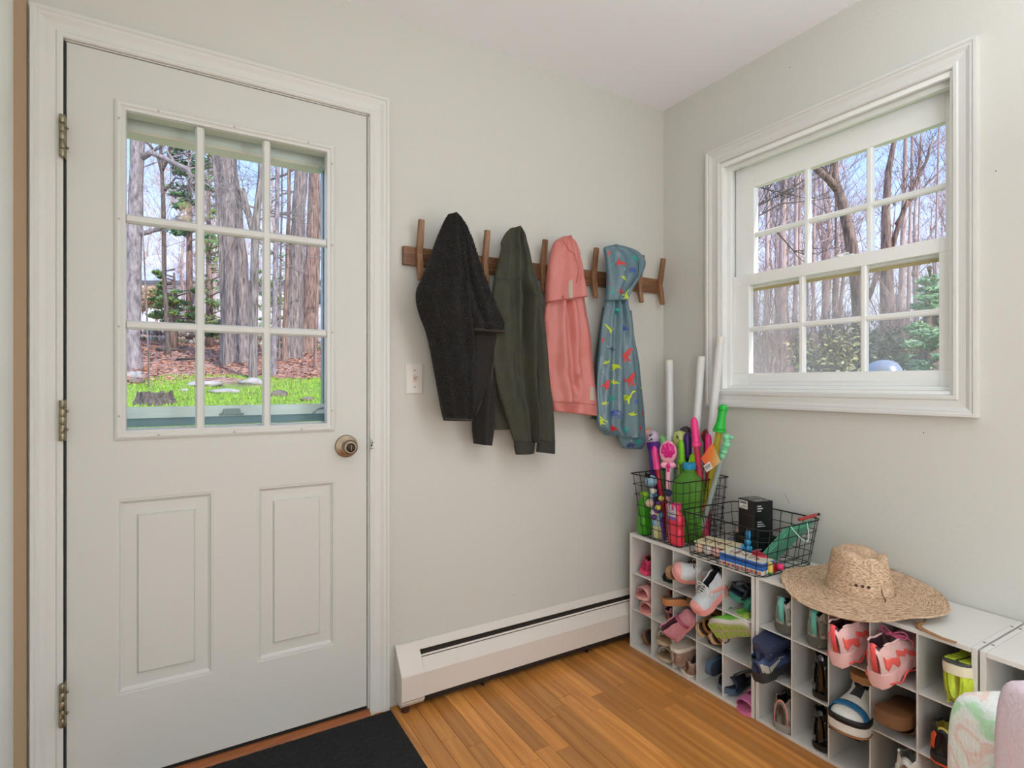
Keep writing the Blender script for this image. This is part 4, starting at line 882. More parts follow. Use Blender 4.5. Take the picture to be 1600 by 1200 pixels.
for r in (1, 2):
    sneaker('black patent leather boot in the second column, %s' % ('in the middle row' if r == 1 else 'in the bottom row'), place(1, 1, r, -.296, -.012, .003, yaw=6, px=1280), BK, L=.18, Wd=.076, H=.125 if r == 1 else .11, th=.016, laces=False, name='black_boot', stripe=False, opn=(.06, .4), cat='boot')
    for ch in COL.objects[-1].parent.children if COL.objects[-1].parent else []:
        if ch.name.split('.')[0] in ('upper', 'toe_cap', 'heel_counter'): ch.data.materials[0] = MATS['patent_black']
sandal('cork soled slide upside down between the coral sneaker and the striped slide', place(1, 2, 1, -.315, -.018, .140, yaw=-2, roll=180, px=1344), [(160, 112, 70), (220, 210, 196), (230, 222, 210)], [(.6, .36, .034)], L=.21, Wd=.086, th=.020, name='slide_sandal')
Mz = place(1, 2, 1, -.150, -.002, -.022, yaw=184)
t = sneaker('white slip-on with a blue stripe, black lower edge and cork sole', Mz, [(236, 232, 226), (230, 226, 218), (26, 26, 30), (60, 60, 64), (230, 226, 220)], L=.225, Wd=.100, H=.100, th=.030, outsole=(168, 118, 74), laces=False, stripe=False, toe=False, name='slip_on_shoe', strap=((44, 112, 160), [(.80, .10)]))
b = MB(); ol = [(s_ / 20, -1) for s_ in range(2, 21)] + [(s_ / 20, 1) for s_ in range(20, 1, -1)]
b.add([(s_ * .228, sg * tabc(WT, s_) * .0515, z + zbot(s_, .01)) for s_, sg in ol for z in (.028, .046)], [(i * 2, i * 2 + 1, i * 2 + 3, i * 2 + 2) for i in range(len(ol) - 1)], Mz); b.build('black_rand', SM((26, 26, 30)), t, smooth=True, solid=.002)
sandal('brown rubber slide turned sole up in the fourth cube of the middle row', place(1, 3, 1, -.350, .0, .095, yaw=0, roll=180, pitch=-10, px=1398), [(124, 84, 52), (118, 80, 50), (96, 66, 44)], [(.62, .44, .050)], L=.225, Wd=.102, th=.034, name='slide_sandal')
sneaker('grey running shoe with coral trim at the bottom of the first column', place(1, 0, 2, -.312, -.020, .002, yaw=8, px=1222), [(150, 148, 144), (128, 122, 116), (150, 144, 136), (24, 24, 26), (30, 30, 30)], L=.2, Wd=.088, H=.085, th=.024, name='running_shoe', strap=((236, 150, 130), [(.02, .01)]))
sneaker('white knitted slipper at the bottom of the fourth column', place(1, 3, 2, -.318, -.010, .020, yaw=0, px=1418), [(226, 222, 214), (228, 224, 218), (228, 224, 218), (200, 196, 190), (220, 220, 215)], L=.2, Wd=.095, H=.10, th=.014, laces=False, name='slipper', stripe=False)
sneaker('black and orange football boot with a yellow patch in the last column', place(1, 4, 1, -.31, -.004, .000, yaw=6, px=1474), [(40, 40, 42), (34, 34, 36), (240, 90, 50), (200, 180, 80), (200, 180, 80)], L=.19, Wd=.084, H=.08, th=.018, name='football_boot', laces=False, outsole=(230, 90, 50))
# ================================================================ wire baskets
WIRE = C('black_wire', 24, 24, 25, .45, metal=.3)
def rrect(cx, cy, hx, hy, r, z, n=5):
    P = []
    for sx, sy, a0 in ((1, 1, 0), (-1, 1, 90), (-1, -1, 180), (1, -1, 270)):
        for i in range(n + 1):
            a = math.radians(a0 + 90 * i / n); P.append(Vector((cx + sx * (hx - r) + r * math.cos(a), cy + sy * (hy - r) + r * math.sin(a), z)))
    return P
def basket(label, bx, by, tx, ty, z0, z1, rings, nx, ny, r):
    """bx,by = (lo,hi) extents at the base; tx,ty at the rim"""
    t = thing('wire_basket', label, 'basket', ((bx[0] + bx[1]) / 2, (by[0] + by[1]) / 2, z0))
    def rect(f):
        xl, xh = lerp(bx[0], tx[0], f), lerp(bx[1], tx[1], f); yl, yh = lerp(by[0], ty[0], f), lerp(by[1], ty[1], f); return xl, xh, yl, yh
    for i in range(rings + 1):
        f = i / rings; xl, xh, yl, yh = rect(f)
        P = rrect((xl + xh) / 2, (yl + yh) / 2, (xh - xl) / 2, (yh - yl) / 2, r, lerp(z0 + .002, z1, f))
        MB().tube(P, .0024 if i == rings else .0014, 8, closed=True).build('rim_wire' if i == rings else 'ring_wire', WIRE, t, smooth=True)
    g = .0
    for i in range(nx + 1):
        f = (i + .5) / (nx + 1); pts = []
        for (sd, fs) in ((0, (1, .5, 0)), (1, (0, .5, 1))):
            for q in fs:
                xl, xh, yl, yh = rect(q); pts.append(Vector((lerp(xl, xh, f), yl if sd == 0 else yh, lerp(z0 + .002, z1, q))))
        MB().tube(pts, .0013, 6).build('upright_wire', WIRE, t, smooth=True)
    for i in range(ny + 1):
        f = (i + .5) / (ny + 1); pts = []
        for (sd, fs) in ((0, (1, .5, 0)), (1, (0, .5, 1))):
            for q in fs:
                xl, xh, yl, yh = rect(q); pts.append(Vector((xl if sd == 0 else xh, lerp(yl, yh, f), lerp(z0 + .002, z1, q))))
        MB().tube(pts, .0013, 6).build('upright_wire', WIRE, t, smooth=True)
    return t
TZ = UH
basket('tall black wire basket crammed with bubble wands, on the corner shoe organiser', (-.292, -.035), (-.362, -.150), (-.312, -.022), (-.385, -.105), TZ, .752, 6, 7, 6, .012)
basket('low wide black wire basket holding a black box, left of the straw hat', (-.322, -.020), (-.740, -.425), (-.338, -.008), (-.765, -.405), TZ, .655, 4, 5, 7, .030)
def part(mb, name, m, t, **k): return mb.build(name, m, t, **k)
def wand(label, top, bot, r, htube, hcol, tcol, tmat=None, hl=.12, prof=None, cat='bubble wand', name='bubble_wand'):
    M, L = stick(bot, top); t = thing(name, label, cat, bot)
    hm = C('toy_%d_%d_%d' % hcol, *hcol, .3)
    MB().lathe([(r * .8, 0), (r * .85, .01), (r * .85, L - hl)], n=18, M=M).build('tube', tmat or plastic('tube_%d_%d_%d' % tcol, *tcol, .45), t, smooth=True, auto=40)
    MB().tube([(0, 0, .01), (0, 0, L - hl)], r * .22, 8, M=M).build('inner_rod', hm, t, smooth=True)
    pr = prof or [(1.15, 0), (1.3, .05), (1.3, .12), (1.0, .16), (1.0, .3), (1.06, .34), (1.0, .38), (1.0, .5), (1.06, .54), (1.0, .58), (1.0, .75), (.95, .85), (.7, .95), (.3, 1)]
    MB().lathe([(a * r, L - hl + b * hl) for a, b in pr], n=20, M=M).build('handle', hm, t, smooth=True, auto=40)
    return t, M, L
# three white tubes
WTB = C('white_tube', 226, 226, 224, .3)
for i, (a, b, off, lb) in enumerate([((1046, 563), (1047, 700), .075, 'white plastic tube standing behind the pink bubble wands, nearest the coats'), ((1096, 557), (1086, 700), .055, 'white plastic tube standing in the middle of the tall basket'), ((1126, 526), (1109, 700), .040, 'tallest white plastic tube, crossing the window casing corner')]):
    A = PR(a[0], a[1], off); B = PR(b[0], b[1], off + .02); B = A + (B - A) * ((A.z - TZ - .004) / (A.z - B.z))
    M, L = stick(B, A); t = thing('plastic_tube', lb, 'tube', B); r = .0165
    MB().lathe([(r, 0), (r, L - .02)], n=24, M=M).build('tube', WTB, t, smooth=True, auto=40)
    MB().lathe([(r * 1.03, L - .022), (r * 1.03, L - .004), (r * .95, L), (r * .4, L)], n=24, M=M).build('end_cap', C('cap_white', 232, 226, 214, .4), t, smooth=True, auto=40)
def base(A, B, z=TZ + .004): return A + (B - A) * ((A.z - z) / (A.z - B.z))
def PW(x, y, o): return PR(x, y, o)
A = PW(1084, 652, .12); wand('long hot pink bubble wand with ribbed handle in the middle of the basket', A, base(A, PW(1099, 800, .15)), .0155, 0, (250, 60, 140), (236, 70, 110), hl=.125)
A = PW(1022, 697, .22); wand('short hot pink bubble wand with loop handle at the left of the basket', A, base(A, PW(1036, 790, .20)), .0125, 0, (250, 66, 150), (226, 60, 80), hl=.10, prof=[(1.3, 0), (1.35, .1), (1.2, .2), (1.2, .7), (1.0, .85), (.6, .95), (.2, 1)])
A = PW(1107, 678, .10); wand('magenta bubble wand half hidden behind the orange card', A, base(A, PW(1106, 800, .10)), .013, 0, (236, 40, 130), (190, 70, 80), hl=.10)
GP = [(1.25, 0), (1.75, .02), (1.75, .09), (1.5, .11), (1.65, .15), (1.25, .3), (1.1, .5), (1.1, .80), (1.45, .82), (1.45, .85), (1.1, .87), (1.05, .95), (.6, 1)]
A = PW(1131, 632, .10); wand('tallest bubble wand with bright green flared handle and yellow tube', A, base(A, PW(1104, 790, .14)), .0150, 0, (34, 190, 60), (214, 190, 60), hl=.115, prof=GP)
A = PW(1064, 688, .16); wand('lime green bubble wand with ribbed handle behind the green bottle', A, base(A, PW(1068, 790, .14)), .0130, 0, (120, 200, 30), (110, 180, 60), hl=.10)
A = PW(1074, 676, .10); wand('dark purple bubble wand handle at the back of the basket', A, base(A, PW(1076, 780, .10)), .0170, 0, (66, 34, 110), (60, 40, 90), hl=.11)
# mint green wand with animal shaped handle
A = PW(1135, 690, .14); B = base(A, PW(1104, 800, .16)); t, M, L = wand('mint green bubble wand with a poodle shaped handle and clear tube, rightmost in the basket', A, B, .0115, 0, (120, 206, 150), (190, 200, 196), hl=.03)
b = MB(); 
for z, r, dx in ((-.030, .014, 0), (-.020, .010, 0), (-.01, .015, .0), (.006, .013, .002), (.018, .016, .004), (.034, .012, .0), (.046, .015, -.004)): b.ball((dx, 0, L - .03 + z), r, 14, M=M)
b.ball((.012, 0, L + .022), (.013, .008, .008), 12, M=M); b.build('poodle_handle', C('mint_toy', 130, 210, 160, .3), t, smooth=True)
# pink rose mirror-shaped bubble wand
c = PW(1044, 706, .21); t = thing('rose_bubble_wand', 'pale pink bubble wand with a magenta rose on its oval head', 'bubble wand', (c.x, c.y, TZ + .002))
PKT = C('pale_pink_toy', 246, 168, 190, .3); MG = C('magenta_toy', 220, 30, 130, .25)
fd = (CAM - c).normalized(); Mr = frame(c, Vector((fd.x, fd.y, 0)), (0, 0, 1))   # local z to the viewer, local x up
b = MB(); b.ball((0, 0, 0), (.048, .036, .017), 24, M=Mr); b.build('head', PKT, t, smooth=True)
b = MB(); b.ball((.008, 0, .010), (.030, .026, .014), 20, M=Mr, nz=.25)
for k in range(7):
    a = k * 2 * math.pi / 7; b.ball((.008 + .021 * math.cos(a), .018 * math.sin(a), .014), (.013, .011, .007), 12, M=Mr)
for k in range(3):
    a = k * 2.1; b.ball((.010 + .008 * math.cos(a), .008 * math.sin(a), .021), (.008, .007, .005), 10, M=Mr)
b.build('rose', MG, t, smooth=True)
b = MB(); b.ball((-.056, .014, 0), (.014, .018, .010), 14, M=Mr); b.ball((-.056, -.014, 0), (.014, .018, .010), 14, M=Mr); b.tube([Mr @ Vector((-.05, 0, 0)), Vector((c.x, c.y, TZ + .004))], .0095, 14); b.build('handle', PKT, t, smooth=True)
b = MB(); b.ball((-.058, 0, .010), (.011, .008, .006), 12, M=Mr); b.ball((-.075, 0, .009), (.009, .006, .005), 12, M=Mr); b.build('bow_knot', MG, t, smooth=True)
# lime domed bubble toy
c = PW(1085, 722, .13); t = thing('lime_bubble_toy', 'lime green spotted round bubble toy behind the pink wand', 'toy', (c.x, c.y, TZ))
b = MB(); b.ball(c, (.012, .030, .038), 20); b.tube([c, (c.x, c.y, TZ + .003)], .009, 10); b.build('body', C('lime_toy', 150, 206, 30, .25), t, smooth=True)
b = MB()
for k in range(9): b.ball((c.x - .011, c.y + .018 * math.cos(k * 2.4), c.z + .026 * math.sin(k * 1.3)), .004, 8)
b.build('spots', C('lime_spot', 190, 230, 70, .3), t, smooth=True)
# orange card tag with barcode
q = [PW(1112, 692, .20), PW(1125, 722, .21), PW(1105, 737, .22), PW(1096, 712, .22)]
q[2] = PW(1108, 735, .22)
t = thing('cardboard_tag', 'orange and cream cardboard tag with a white barcode sticker hanging on the wands', 'tag', q[3])
def cardmat():
    m, nt, b = NT('orange_card'); N = nt.nodes; L = nt.links; tc = N.new('ShaderNodeTexCoord'); s = N.new('ShaderNodeSeparateXYZ'); L.new(tc.outputs['Generated'], s.inputs[0])
    cr = N.new('ShaderNodeValToRGB'); e = cr.color_ramp.elements; e[0].color = (.70, .66, .30, 1); e[1].color = (.85, .08, .04, 1); q = cr.color_ramp.elements.new(.5); q.color = (.85, .25, .04, 1)
    L.new(s.outputs['Y'], cr.inputs[0]); L.new(cr.outputs[0], b.inputs['Base Color']); b.inputs['Roughness'].default_value = .4; return m
def quad(q, th=.0012):
    n = (q[1] - q[0]).cross(q[3] - q[0]).normalized() * th; m = MB(); m.add(list(q) + [p + n for p in q], [(0, 1, 2, 3), (7, 6, 5, 4), (0, 4, 5, 1), (1, 5, 6, 2), (2, 6, 7, 3), (3, 7, 4, 0)]); return m
quad([PW(1113, 692, .20), PW(1126, 722, .21), PW(1108, 736, .22), PW(1095, 716, .22)]).build('card', cardmat(), t)
st = [PW(1108, 721, .228), PW(1114, 731, .228), PW(1104, 738, .228), PW(1099, 728, .228)]
quad(st).build('barcode_sticker', C('paper_white', 240, 238, 232, .6), t)
b = MB()
for k in range(7):
    f0 = .14 + k * .105; f1 = f0 + (.03 if k % 2 else .055); o = Vector((-.0012, 0, .0))
    e0 = lambda f, g: st[0].lerp(st[1], g).lerp(st[3].lerp(st[2], g), f) + o
    b.add([e0(f0, .2), e0(f1, .2), e0(f1, .7), e0(f0, .7)], [(0, 1, 2, 3)])
b.build('barcode', BLACK, t)
# dark red toy behind
c = PW(1103, 682, .07); t = thing('dark_red_toy', 'dark red round toy at the back of the tall basket', 'toy', (c.x, c.y, TZ))
b = MB(); b.ball(c, (.018, .020, .030), 16, nz=.2); b.tube([c, (c.x, c.y, TZ + .003)], .010, 10); b.build('body', C('dark_red_toy', 110, 26, 30, .35), t, smooth=True)
b = MB(); b.ball(c + Vector((-.012, .006, .012)), .006, 8); b.build('nose', C('red_dot', 190, 30, 60, .3), t, smooth=True)
# peach and lilac faced toy with purple body
c = PW(1019, 684, .15); t = thing('purple_face_toy', 'lilac and peach ball headed toy with a purple body against the slate raincoat', 'toy', (c.x, c.y, TZ))
b = MB(); b.ball(c + Vector((0, 0, 0)), (.030, .034, .036), 20); b.build('head', C('lilac_toy', 204, 186, 206, .35), t, smooth=True)
b = MB(); b.ball(c + Vector((-.004, .018, .008)), (.028, .024, .032), 18); b.build('cheek', C('peach_toy', 244, 164, 140, .4), t, smooth=True)
b = MB()
for dy, dz, r in ((-.012, .012, .0045), (-.022, -.004, .0045), (-.010, -.010, .003), (-.020, .018, .003), (-.006, .0, .003)): b.ball(c + Vector((-.026, dy, dz)), (.004, r, r), 8)
b.build('face_mark', BLACK, t, smooth=True)
b = MB(); b.tube([c + Vector((.002, -.004, -.020)), c + Vector((.0, -.014, -.07)), (c.x, c.y - .02, TZ + .003)], [.030, .026, .018], 16); b.build('body', C('purple_toy', 96, 40, 140, .35), t, smooth=True)
for (px, py, o, r, cn, cc, lb) in [(1036, 690, .09, .028, 'frog_green', (140, 200, 130), 'pale green ball headed toy with black eyes left of the white tube'), (1063, 686, .09, .034, 'lemon_toy', (206, 216, 130), 'pale lemon ball headed toy with scribbled pattern right of the white tube')]:
    c = PW(px, py, o); t = thing('ball_head_toy', lb, 'toy', (c.x, c.y, TZ)); b = MB(); b.ball(c, (r, r, r * 1.1), 20); b.tube([c, (c.x, c.y, TZ + .003)], .011, 12); b.build('head', C(cn, *cc, .35), t, smooth=True)
    b = MB()
    if px == 1036: b.ball(c + Vector((-r * .85, r * .35, r * .4)), (.004, .006, .008), 8)
    else:
        for k in range(14): a = k * 2.4; b.ball(c + Vector((-r * .90, -.010 + .010 * math.cos(a) * (k / 14), .010 + .014 * math.sin(a) * (k / 14))), (.004, .0016, .0016), 6)
    b.build('eye' if px == 1036 else 'scribble', BLACK, t, smooth=True)
c = PW(1072, 675, .05); t = thing('brown_ball_toy', 'dark brown round toy peeking behind the lemon ball', 'toy', (c.x, c.y, TZ)); b = MB(); b.ball(c, .026, 16); b.tube([c, (c.x, c.y, TZ + .003)], .009, 10); b.build('head', C('dark_plum_toy', 66, 44, 60, .4), t, smooth=True)
b = MB(); b.ball(c + Vector((-.02, .01, .012)), .006, 8); b.build('ear', C('plum_ear', 90, 60, 80, .4), t, smooth=True)
# bottles
def bottle(label, c, hx, hy, z0, z1, m, capm, capr, caph, name='bottle', cap='screw_cap', extra=None, yaw=0, neck=.02):
    t = thing(name, label, 'bottle', (c[0], c[1], z0)); h = z1 - z0; Mz = Matrix.Translation((c[0], c[1], z0)) @ Matrix.Rotation(math.radians(yaw), 4, 'Z')
    b = MB(); L = []; pr = [(.90, 0), (1, .02), (1, .40), (.94, .44), (.94, .50), (1, .54), (1, .74), (.9, .83), (.62, .93), (capr / max(hx, hy), .96), (capr / max(hx, hy), 1.0)]
    n = 28; vs = []
    for s_, f in pr:
        e = 4 if f < .9 else 2
        for j in range(n):
            a = 2 * math.pi * j / n; ca, sa = math.cos(a), math.sin(a); k = (abs(ca) ** e + abs(sa) ** e) ** (-1 / e); k = min(k, 1.25)
            sx = hx * s_ if f < .9 else max(hx, hy) * s_; sy = hy * s_ if f < .9 else max(hx, hy) * s_
            if f >= .9: sx = sy = lerp(min(hx, hy), capr, (f - .9) / .06) if f < .96 else capr
            vs.append((ca * k * sx, sa * k * sy, f * h))
    fs = [(i * n + j, i * n + (j + 1) % n, (i + 1) * n + (j + 1) % n, (i + 1) * n + j) for i in range(len(pr) - 1) for j in range(n)] + [tuple(range(n - 1, -1, -1)), tuple((len(pr) - 1) * n + j for j in range(n))]
    b.add(vs, fs, Mz); b.build('body', m, t, smooth=True, auto=50)
    cp = MB(); cp.lathe([(capr * 1.08, 0), (capr * 1.15, .002), (capr * 1.15, caph * .85), (capr * .95, caph)], (0, 0, h - .002), 26, M=Mz); cp.build(cap, capm, t, smooth=True, auto=40)
    return t, Mz
c = PW(1077, 780, .17)
t, Mz = bottle('big green see-through bottle of bubble liquid with a blue cap', (c.x, c.y), .046, .064, TZ + .003, PW(1071, 731, .17).z, plastic('green_liquid', 120, 186, 76, .55), C('cap_blue', 40, 150, 200, .35), .024, .026, yaw=20)
MB().box(-.041, -.045, .095, -.0395, .045, .10, M=Mz).build('moulded_rib', C('rib_green', 150, 220, 90, .3), t)
c = PW(1005, 800, .27); bottle('green bubble bottle at the left end of the tall basket, lime cap', (c.x + .01, c.y), .030, .024, TZ + .003, PW(1005, 775, .26).z, plastic('green_liquid2', 70, 160, 36, .12), C('cap_lime', 140, 200, 40, .35), .016, .022)
c = PW(1052, 830, .285)
t, Mz = bottle('coral red bubble bottle with a pink cap at the front of the tall basket', (-.268, c.y), .018, .036, TZ + .003, PW(1050, 794, .27).z, C('coral_bottle', 244, 50, 80, .25, coat=.4), C('cap_pink', 250, 60, 130, .35), .017, .026, yaw=-6)
b = MB(); b.add([(-.0186, -.020, .10), (-.0186, .026, .10), (-.0186, .026, .145), (-.0186, .018, .158), (-.0186, -.010, .158), (-.0186, -.020, .145)], [(0, 1, 2, 3, 4, 5)], Mz); b.build('label', C('label_white', 230, 220, 232, .5), t)
b = MB(); b.box(-.0195, -.020, .100, -.0188, .026, .112, Mz); b.build('label_band', C('label_purple', 130, 100, 180, .5), t)
b = MB()
for k in range(4): b.box(-.0195, -.010, .120 + k * .009, -.0190, .016 - .004 * (k % 2), .1215 + k * .009, Mz)
b.build('label_print', C('label_ink', 90, 70, 150, .5), t)
c = PW(1028, 826, .26)
t, Mz = bottle('small bottle with a blue flower label and cream base beside the coral bottle', (-.262, c.y + .002), .016, .019, TZ + .003, PW(1028, 800, .26).z, C('cream_bottle', 214, 206, 150, .35), C('cap_purple', 110, 60, 140, .35), .013, .022)
MB().lathe([(.0005, .052), (.0215, .052), (.0215, .09), (.0005, .09)], n=20, M=Mz, sx=.84).build('label', C('label_blue', 120, 176, 214, .4, var=.4, vscale=90), t, smooth=True, auto=40)
# pale blue ball with black bow
c = PW(1014, 752, .26); t = thing('pale_blue_toy', 'pale blue ball toy with a black bow near the rim of the tall basket', 'toy', (c.x, c.y, TZ))
b = MB(); b.ball((c.x + .012, c.y, c.z), .026, 20); b.tube([(c.x + .012, c.y, c.z), (c.x + .02, c.y, TZ + .003)], .007, 10); b.build('ball', C('pale_blue_toy', 142, 176, 196, .35), t, smooth=True)
b = MB(); b.ball(c + Vector((-.006, .010, .026)), (.004, .008, .012), 10); b.ball(c + Vector((-.006, -.006, .024)), (.004, .008, .011), 10); b.build('bow', BLACK, t, smooth=True)
# cluster of coloured balls: a toy made of bubbles
c = PW(1032, 790, .27); t = thing('bobble_toy', 'toy made of cream, yellow, navy and purple balls pressed against the wires', 'toy', (c.x, c.y, TZ))
for (px, py, r, cc) in [(1021, 767, .0135, (226, 214, 200)), (1024, 774, .010, (60, 100, 130)), (1033, 779, .012, (214, 206, 90)), (1044, 770, .0155, (30, 36, 80)), (1015, 786, .0175, (232, 196, 176)), (1029, 786, .010, (90, 56, 130)), (1028, 793, .013, (220, 214, 90)), (1041, 784, .008, (90, 30, 50)), (1020, 801, .012, (214, 206, 196)), (1023, 808, .013, (96, 50, 130)), (1033, 805, .011, (60, 110, 140))]:
    MB().ball(PR(px, py, .275), r, 16).build('ball', C('bob_%d_%d' % (px, py), *cc, .35), t, smooth=True)
MB().tube([PR(1033, 806, .272), Vector((-.255, PR(1033, 806, .275).y, TZ + .003))], .006, 8).build('stem', C('purple_toy', 96, 40, 140, .35), t)
# ---------------------------------------------------------------- low basket contents
FZ = TZ + .004
# two black boxes stacked
BBX = C('black_carton', 20, 20, 22, .35)
def boxat(name, label, cat, pts_front, z0, z1, m):
    return
def obox(c, yaw, hx, hy, z0, z1): return Matrix.Translation((c[0], c[1], 0)) @ Matrix.Rotation(math.radians(yaw), 4, 'Z'), (hx, hy, z0, z1)
P1 = PZ(1165, 852, .53); bc = Vector((-.118, -.575, 0))
t = thing('black_box', 'black cardboard box with a white barcode label, upper of the two in the low basket', 'box', (bc.x, bc.y, .565))
Mb = Matrix.Translation((bc.x, bc.y, 0)) @ Matrix.Rotation(math.radians(-12), 4, 'Z'); hb = .042
MB().box(-hb, -hb, .572, hb, hb, .705, Mb).build('carton', BBX, t, bevel=.001)
MB().box(-hb - .0006, -.006, .670, -hb, .036, .700, Mb).build('barcode_label', C('paper_white', 240, 238, 232, .6), t)
b = MB()
for k in range(14): b.box(-hb - .0010, -.002 + k * .0025, .688, -hb - .0006, -.0008 + k * .0025 + (.0006 if k % 3 else 0), .697, Mb)
for k in range(3): b.box(-hb - .0010, -.002, .674 + k * .004, -hb - .0006, .030 - .006 * k, .6755 + k * .004, Mb)
b.build('barcode', C('ink_grey', 70, 70, 74, .6), t)
b = MB()
for k in range(3): b.box(-.030, -hb - .0008, .668 + k * .009, -.012 + .006 * (k == 1), -hb, .672 + k * .009, Mb)
for k in range(3): b.box(-.030, -hb - .0008, .612 + k * .008, .006 - .008 * k, -hb, .615 + k * .008, Mb)
for k in range(5): b.box(-.028 + k * .012, -.035, .705, -.022 + k * .012, -.028, .7056, Mb)
b.tube([Mb @ Vector((.022 * math.cos(a), .022 * math.sin(a), .7055)) for a in [i * math.pi / 10 for i in range(20)]], .0009, 6, closed=True)
b.build('carton_print', C('print_grey', 190, 190, 192, .5), t)
MB().box(-hb - .0006, -hb, .6505, hb + .0005, hb + .0005, .6515, Mb).build('carton_seam', C('seam_grey', 70, 70, 74, .4), t)
t = thing('black_box', 'lower black cardboard box lying flat beneath the other black box', 'box', (bc.x, bc.y, FZ))
MB().box(-.055, -.052, FZ, .055, .052, .5715, Mb).build('carton', BBX, t, bevel=.001)
MB().box(-.045, -.0528, .530, -.020, -.052, .534, Mb).build('carton_print', C('print_grey', 190, 190, 192, .5), t)
# teal case leaning, with cord and red pen
TC = C('teal_case', 92, 178, 142, .5, bump=.3, bscale=200)
t = thing('teal_case', 'teal green folder leaning in the right end of the low basket', 'case', (-.06, -.70, FZ))
q = [PR(1203, 858, .10), PR(1232, 868, .13), PR(1265, 832, .035), PR(1277, 812, .03)]
cs = [Vector((-.215, -.640, FZ + .010)), Vector((-.085, -.628, FZ + .006)), Vector((-.045, -.745, .655)), Vector((-.200, -.752, .650))]
n_ = (cs[1] - cs[0]).cross(cs[3] - cs[0]).normalized()
for k in range(3): quad([p + n_ * (.006 * k) for p in cs], .005).build('cover', TC, t, bevel=.0015)
cord = [cs[3] + Vector((.0, .0, .004)) + Vector((.10 * f, -.012 - .03 * math.sin(f * math.pi), .004 - .055 * math.sin(f * math.pi))) for f in [i / 14 for i in range(15)]]
MB().tube(cord, .0018, 6).build('cord', C('pale_cord', 190, 220, 206, .6), t, smooth=True)
t = thing('red_pen', 'red pen with black tip resting on the rim above the teal folder', 'pen', (-.1, -.76, .66))
A = Vector((-.135, -.757, .668)); B = Vector((-.010, -.752, .670)); M, L = stick(A, B)
MB().lathe([(.0052, 0), (.0058, .01), (.0058, L - .02), (.004, L - .012)], n=14, M=M).build('barrel', C('pen_red', 176, 50, 44, .35), t, smooth=True, auto=40)
MB().lathe([(.004, L - .012), (.003, L), (.005, L + .004), (.002, L + .010)], n=14, M=M).build('tip', BLACK, t, smooth=True)
# blue boxed game set
t = thing('blue_card_set', 'flat blue box with a colourful printed lid at the front of the low basket', 'box', (-.29, -.66, FZ))
c0 = PZ(1121, 880, .520); c1_ = PZ(1200, 902, .515)
Mg = Matrix.Translation((-.272, -.648, 0)) @ Matrix.Rotation(math.radians(4), 4, 'Z'); gx, gy = .036, .082
BL = C('card_blue', 44, 110, 196, .3, coat=.3)
MB().box(-gx, -gy, FZ + .014, gx, gy, FZ + .026, Mg).build('blue_tray', BL, t, bevel=.002)
MB().box(-gx, -gy, FZ + .0275, gx, gy, FZ + .039, Mg).build('blue_tray', BL, t, bevel=.002)
MB().box(-gx + .001, -gy + .001, FZ + .0395, gx - .001, gy - .001, FZ + .043, Mg).build('lid', C('card_white', 228, 226, 214, .45), t, bevel=.001)
b = MB()
for k in range(16): b.box(-gx + .006 + U(0, .05), -gy + .02 + k * .0075, FZ + .043, -gx + .012 + U(0, .056), -gy + .026 + k * .0075, FZ + .0434, Mg)
b.build('lid_print', C('lid_print', 150, 90, 70, .5, var=.6, vscale=70), t)
MB().box(-gx, -gy, FZ, gx, gy, FZ + .0135, Mg).build('base_card', C('card_white', 228, 226, 214, .45), t, bevel=.001)
for cc, k0 in (((220, 60, 50), 0), ((232, 150, 50), 1), ((70, 90, 170), 2)):
    b = MB()
    for k in range(9):
        y = -gy + .006 + (k * 3 + k0) * .0058; b.box(-gx - .0006, y, FZ + .002, -gx, y + .005, FZ + .010, Mg)
    b.build('base_print', C('bp_%d' % cc[0], *cc, .5), t)
# pastel package of pink bottles
t = thing('pastel_package', 'clear pastel package of small pink and cream bottles at the left of the low basket', 'package', (-.25, -.50, FZ))
Mk = Matrix.Translation((-.235, -.505, 0)) @ Matrix.Rotation(math.radians(10), 4, 'Z')
for i, (cc) in enumerate([(232, 196, 170), (214, 206, 200), (236, 176, 170), (226, 190, 186)]):
    y = .058 - i * .036; cl = C('past_%d' % i, *cc, .35)
    MB().tube([Mk @ Vector((-.055, y, FZ + .022)), Mk @ Vector((-.045, y, FZ + .022)), Mk @ Vector((.045, y, FZ + .022)), Mk @ Vector((.055, y, FZ + .022))], [.012, .018, .018, .010], 16).build('mini_bottle', cl, t, smooth=True)
MB().box(-.052, -.072, FZ + .041, .052, .075, FZ + .047, Mk).build('card_wrap', C('wrap_cream', 226, 216, 176, .5), t, bevel=.002)
b = MB()
for k in range(14): b.box(-.04 + U(0, .06), -.06 + k * .0085, FZ + .047, -.025 + U(0, .06), -.055 + k * .0085, FZ + .0475, Mk)
b.build('wrap_print', C('wrap_print', 160, 90, 66, .5, var=.5, vscale=60), t)
MB().box(-.052, -.0745, FZ + .006, .052, -.0725, FZ + .046, Mk).build('card_end', C('wrap_grey', 200, 204, 206, .4), t, bevel=.0008)
# pink roll
A = Vector((-.09, -.475, FZ + .060)); B = Vector((-.075, -.565, FZ + .052)); M, L = stick(A, B)
t = thing('pink_roll', 'pale pink roll with a red stripe left of the black boxes', 'roll', A)
MB().lathe([(.013, 0), (.0145, .003), (.0145, L - .003), (.013, L)], n=20, M=M).build('roll', C('roll_pink', 236, 168, 160, .4), t, smooth=True, auto=40)
MB().tube([A + Vector((0, 0, .0148)), B + Vector((0, 0, .0148))], .002, 6).build('red_stripe', C('pen_red', 176, 50, 44, .35), t)
t['label'] = 'pale pink roll with a red stripe left of the black boxes'
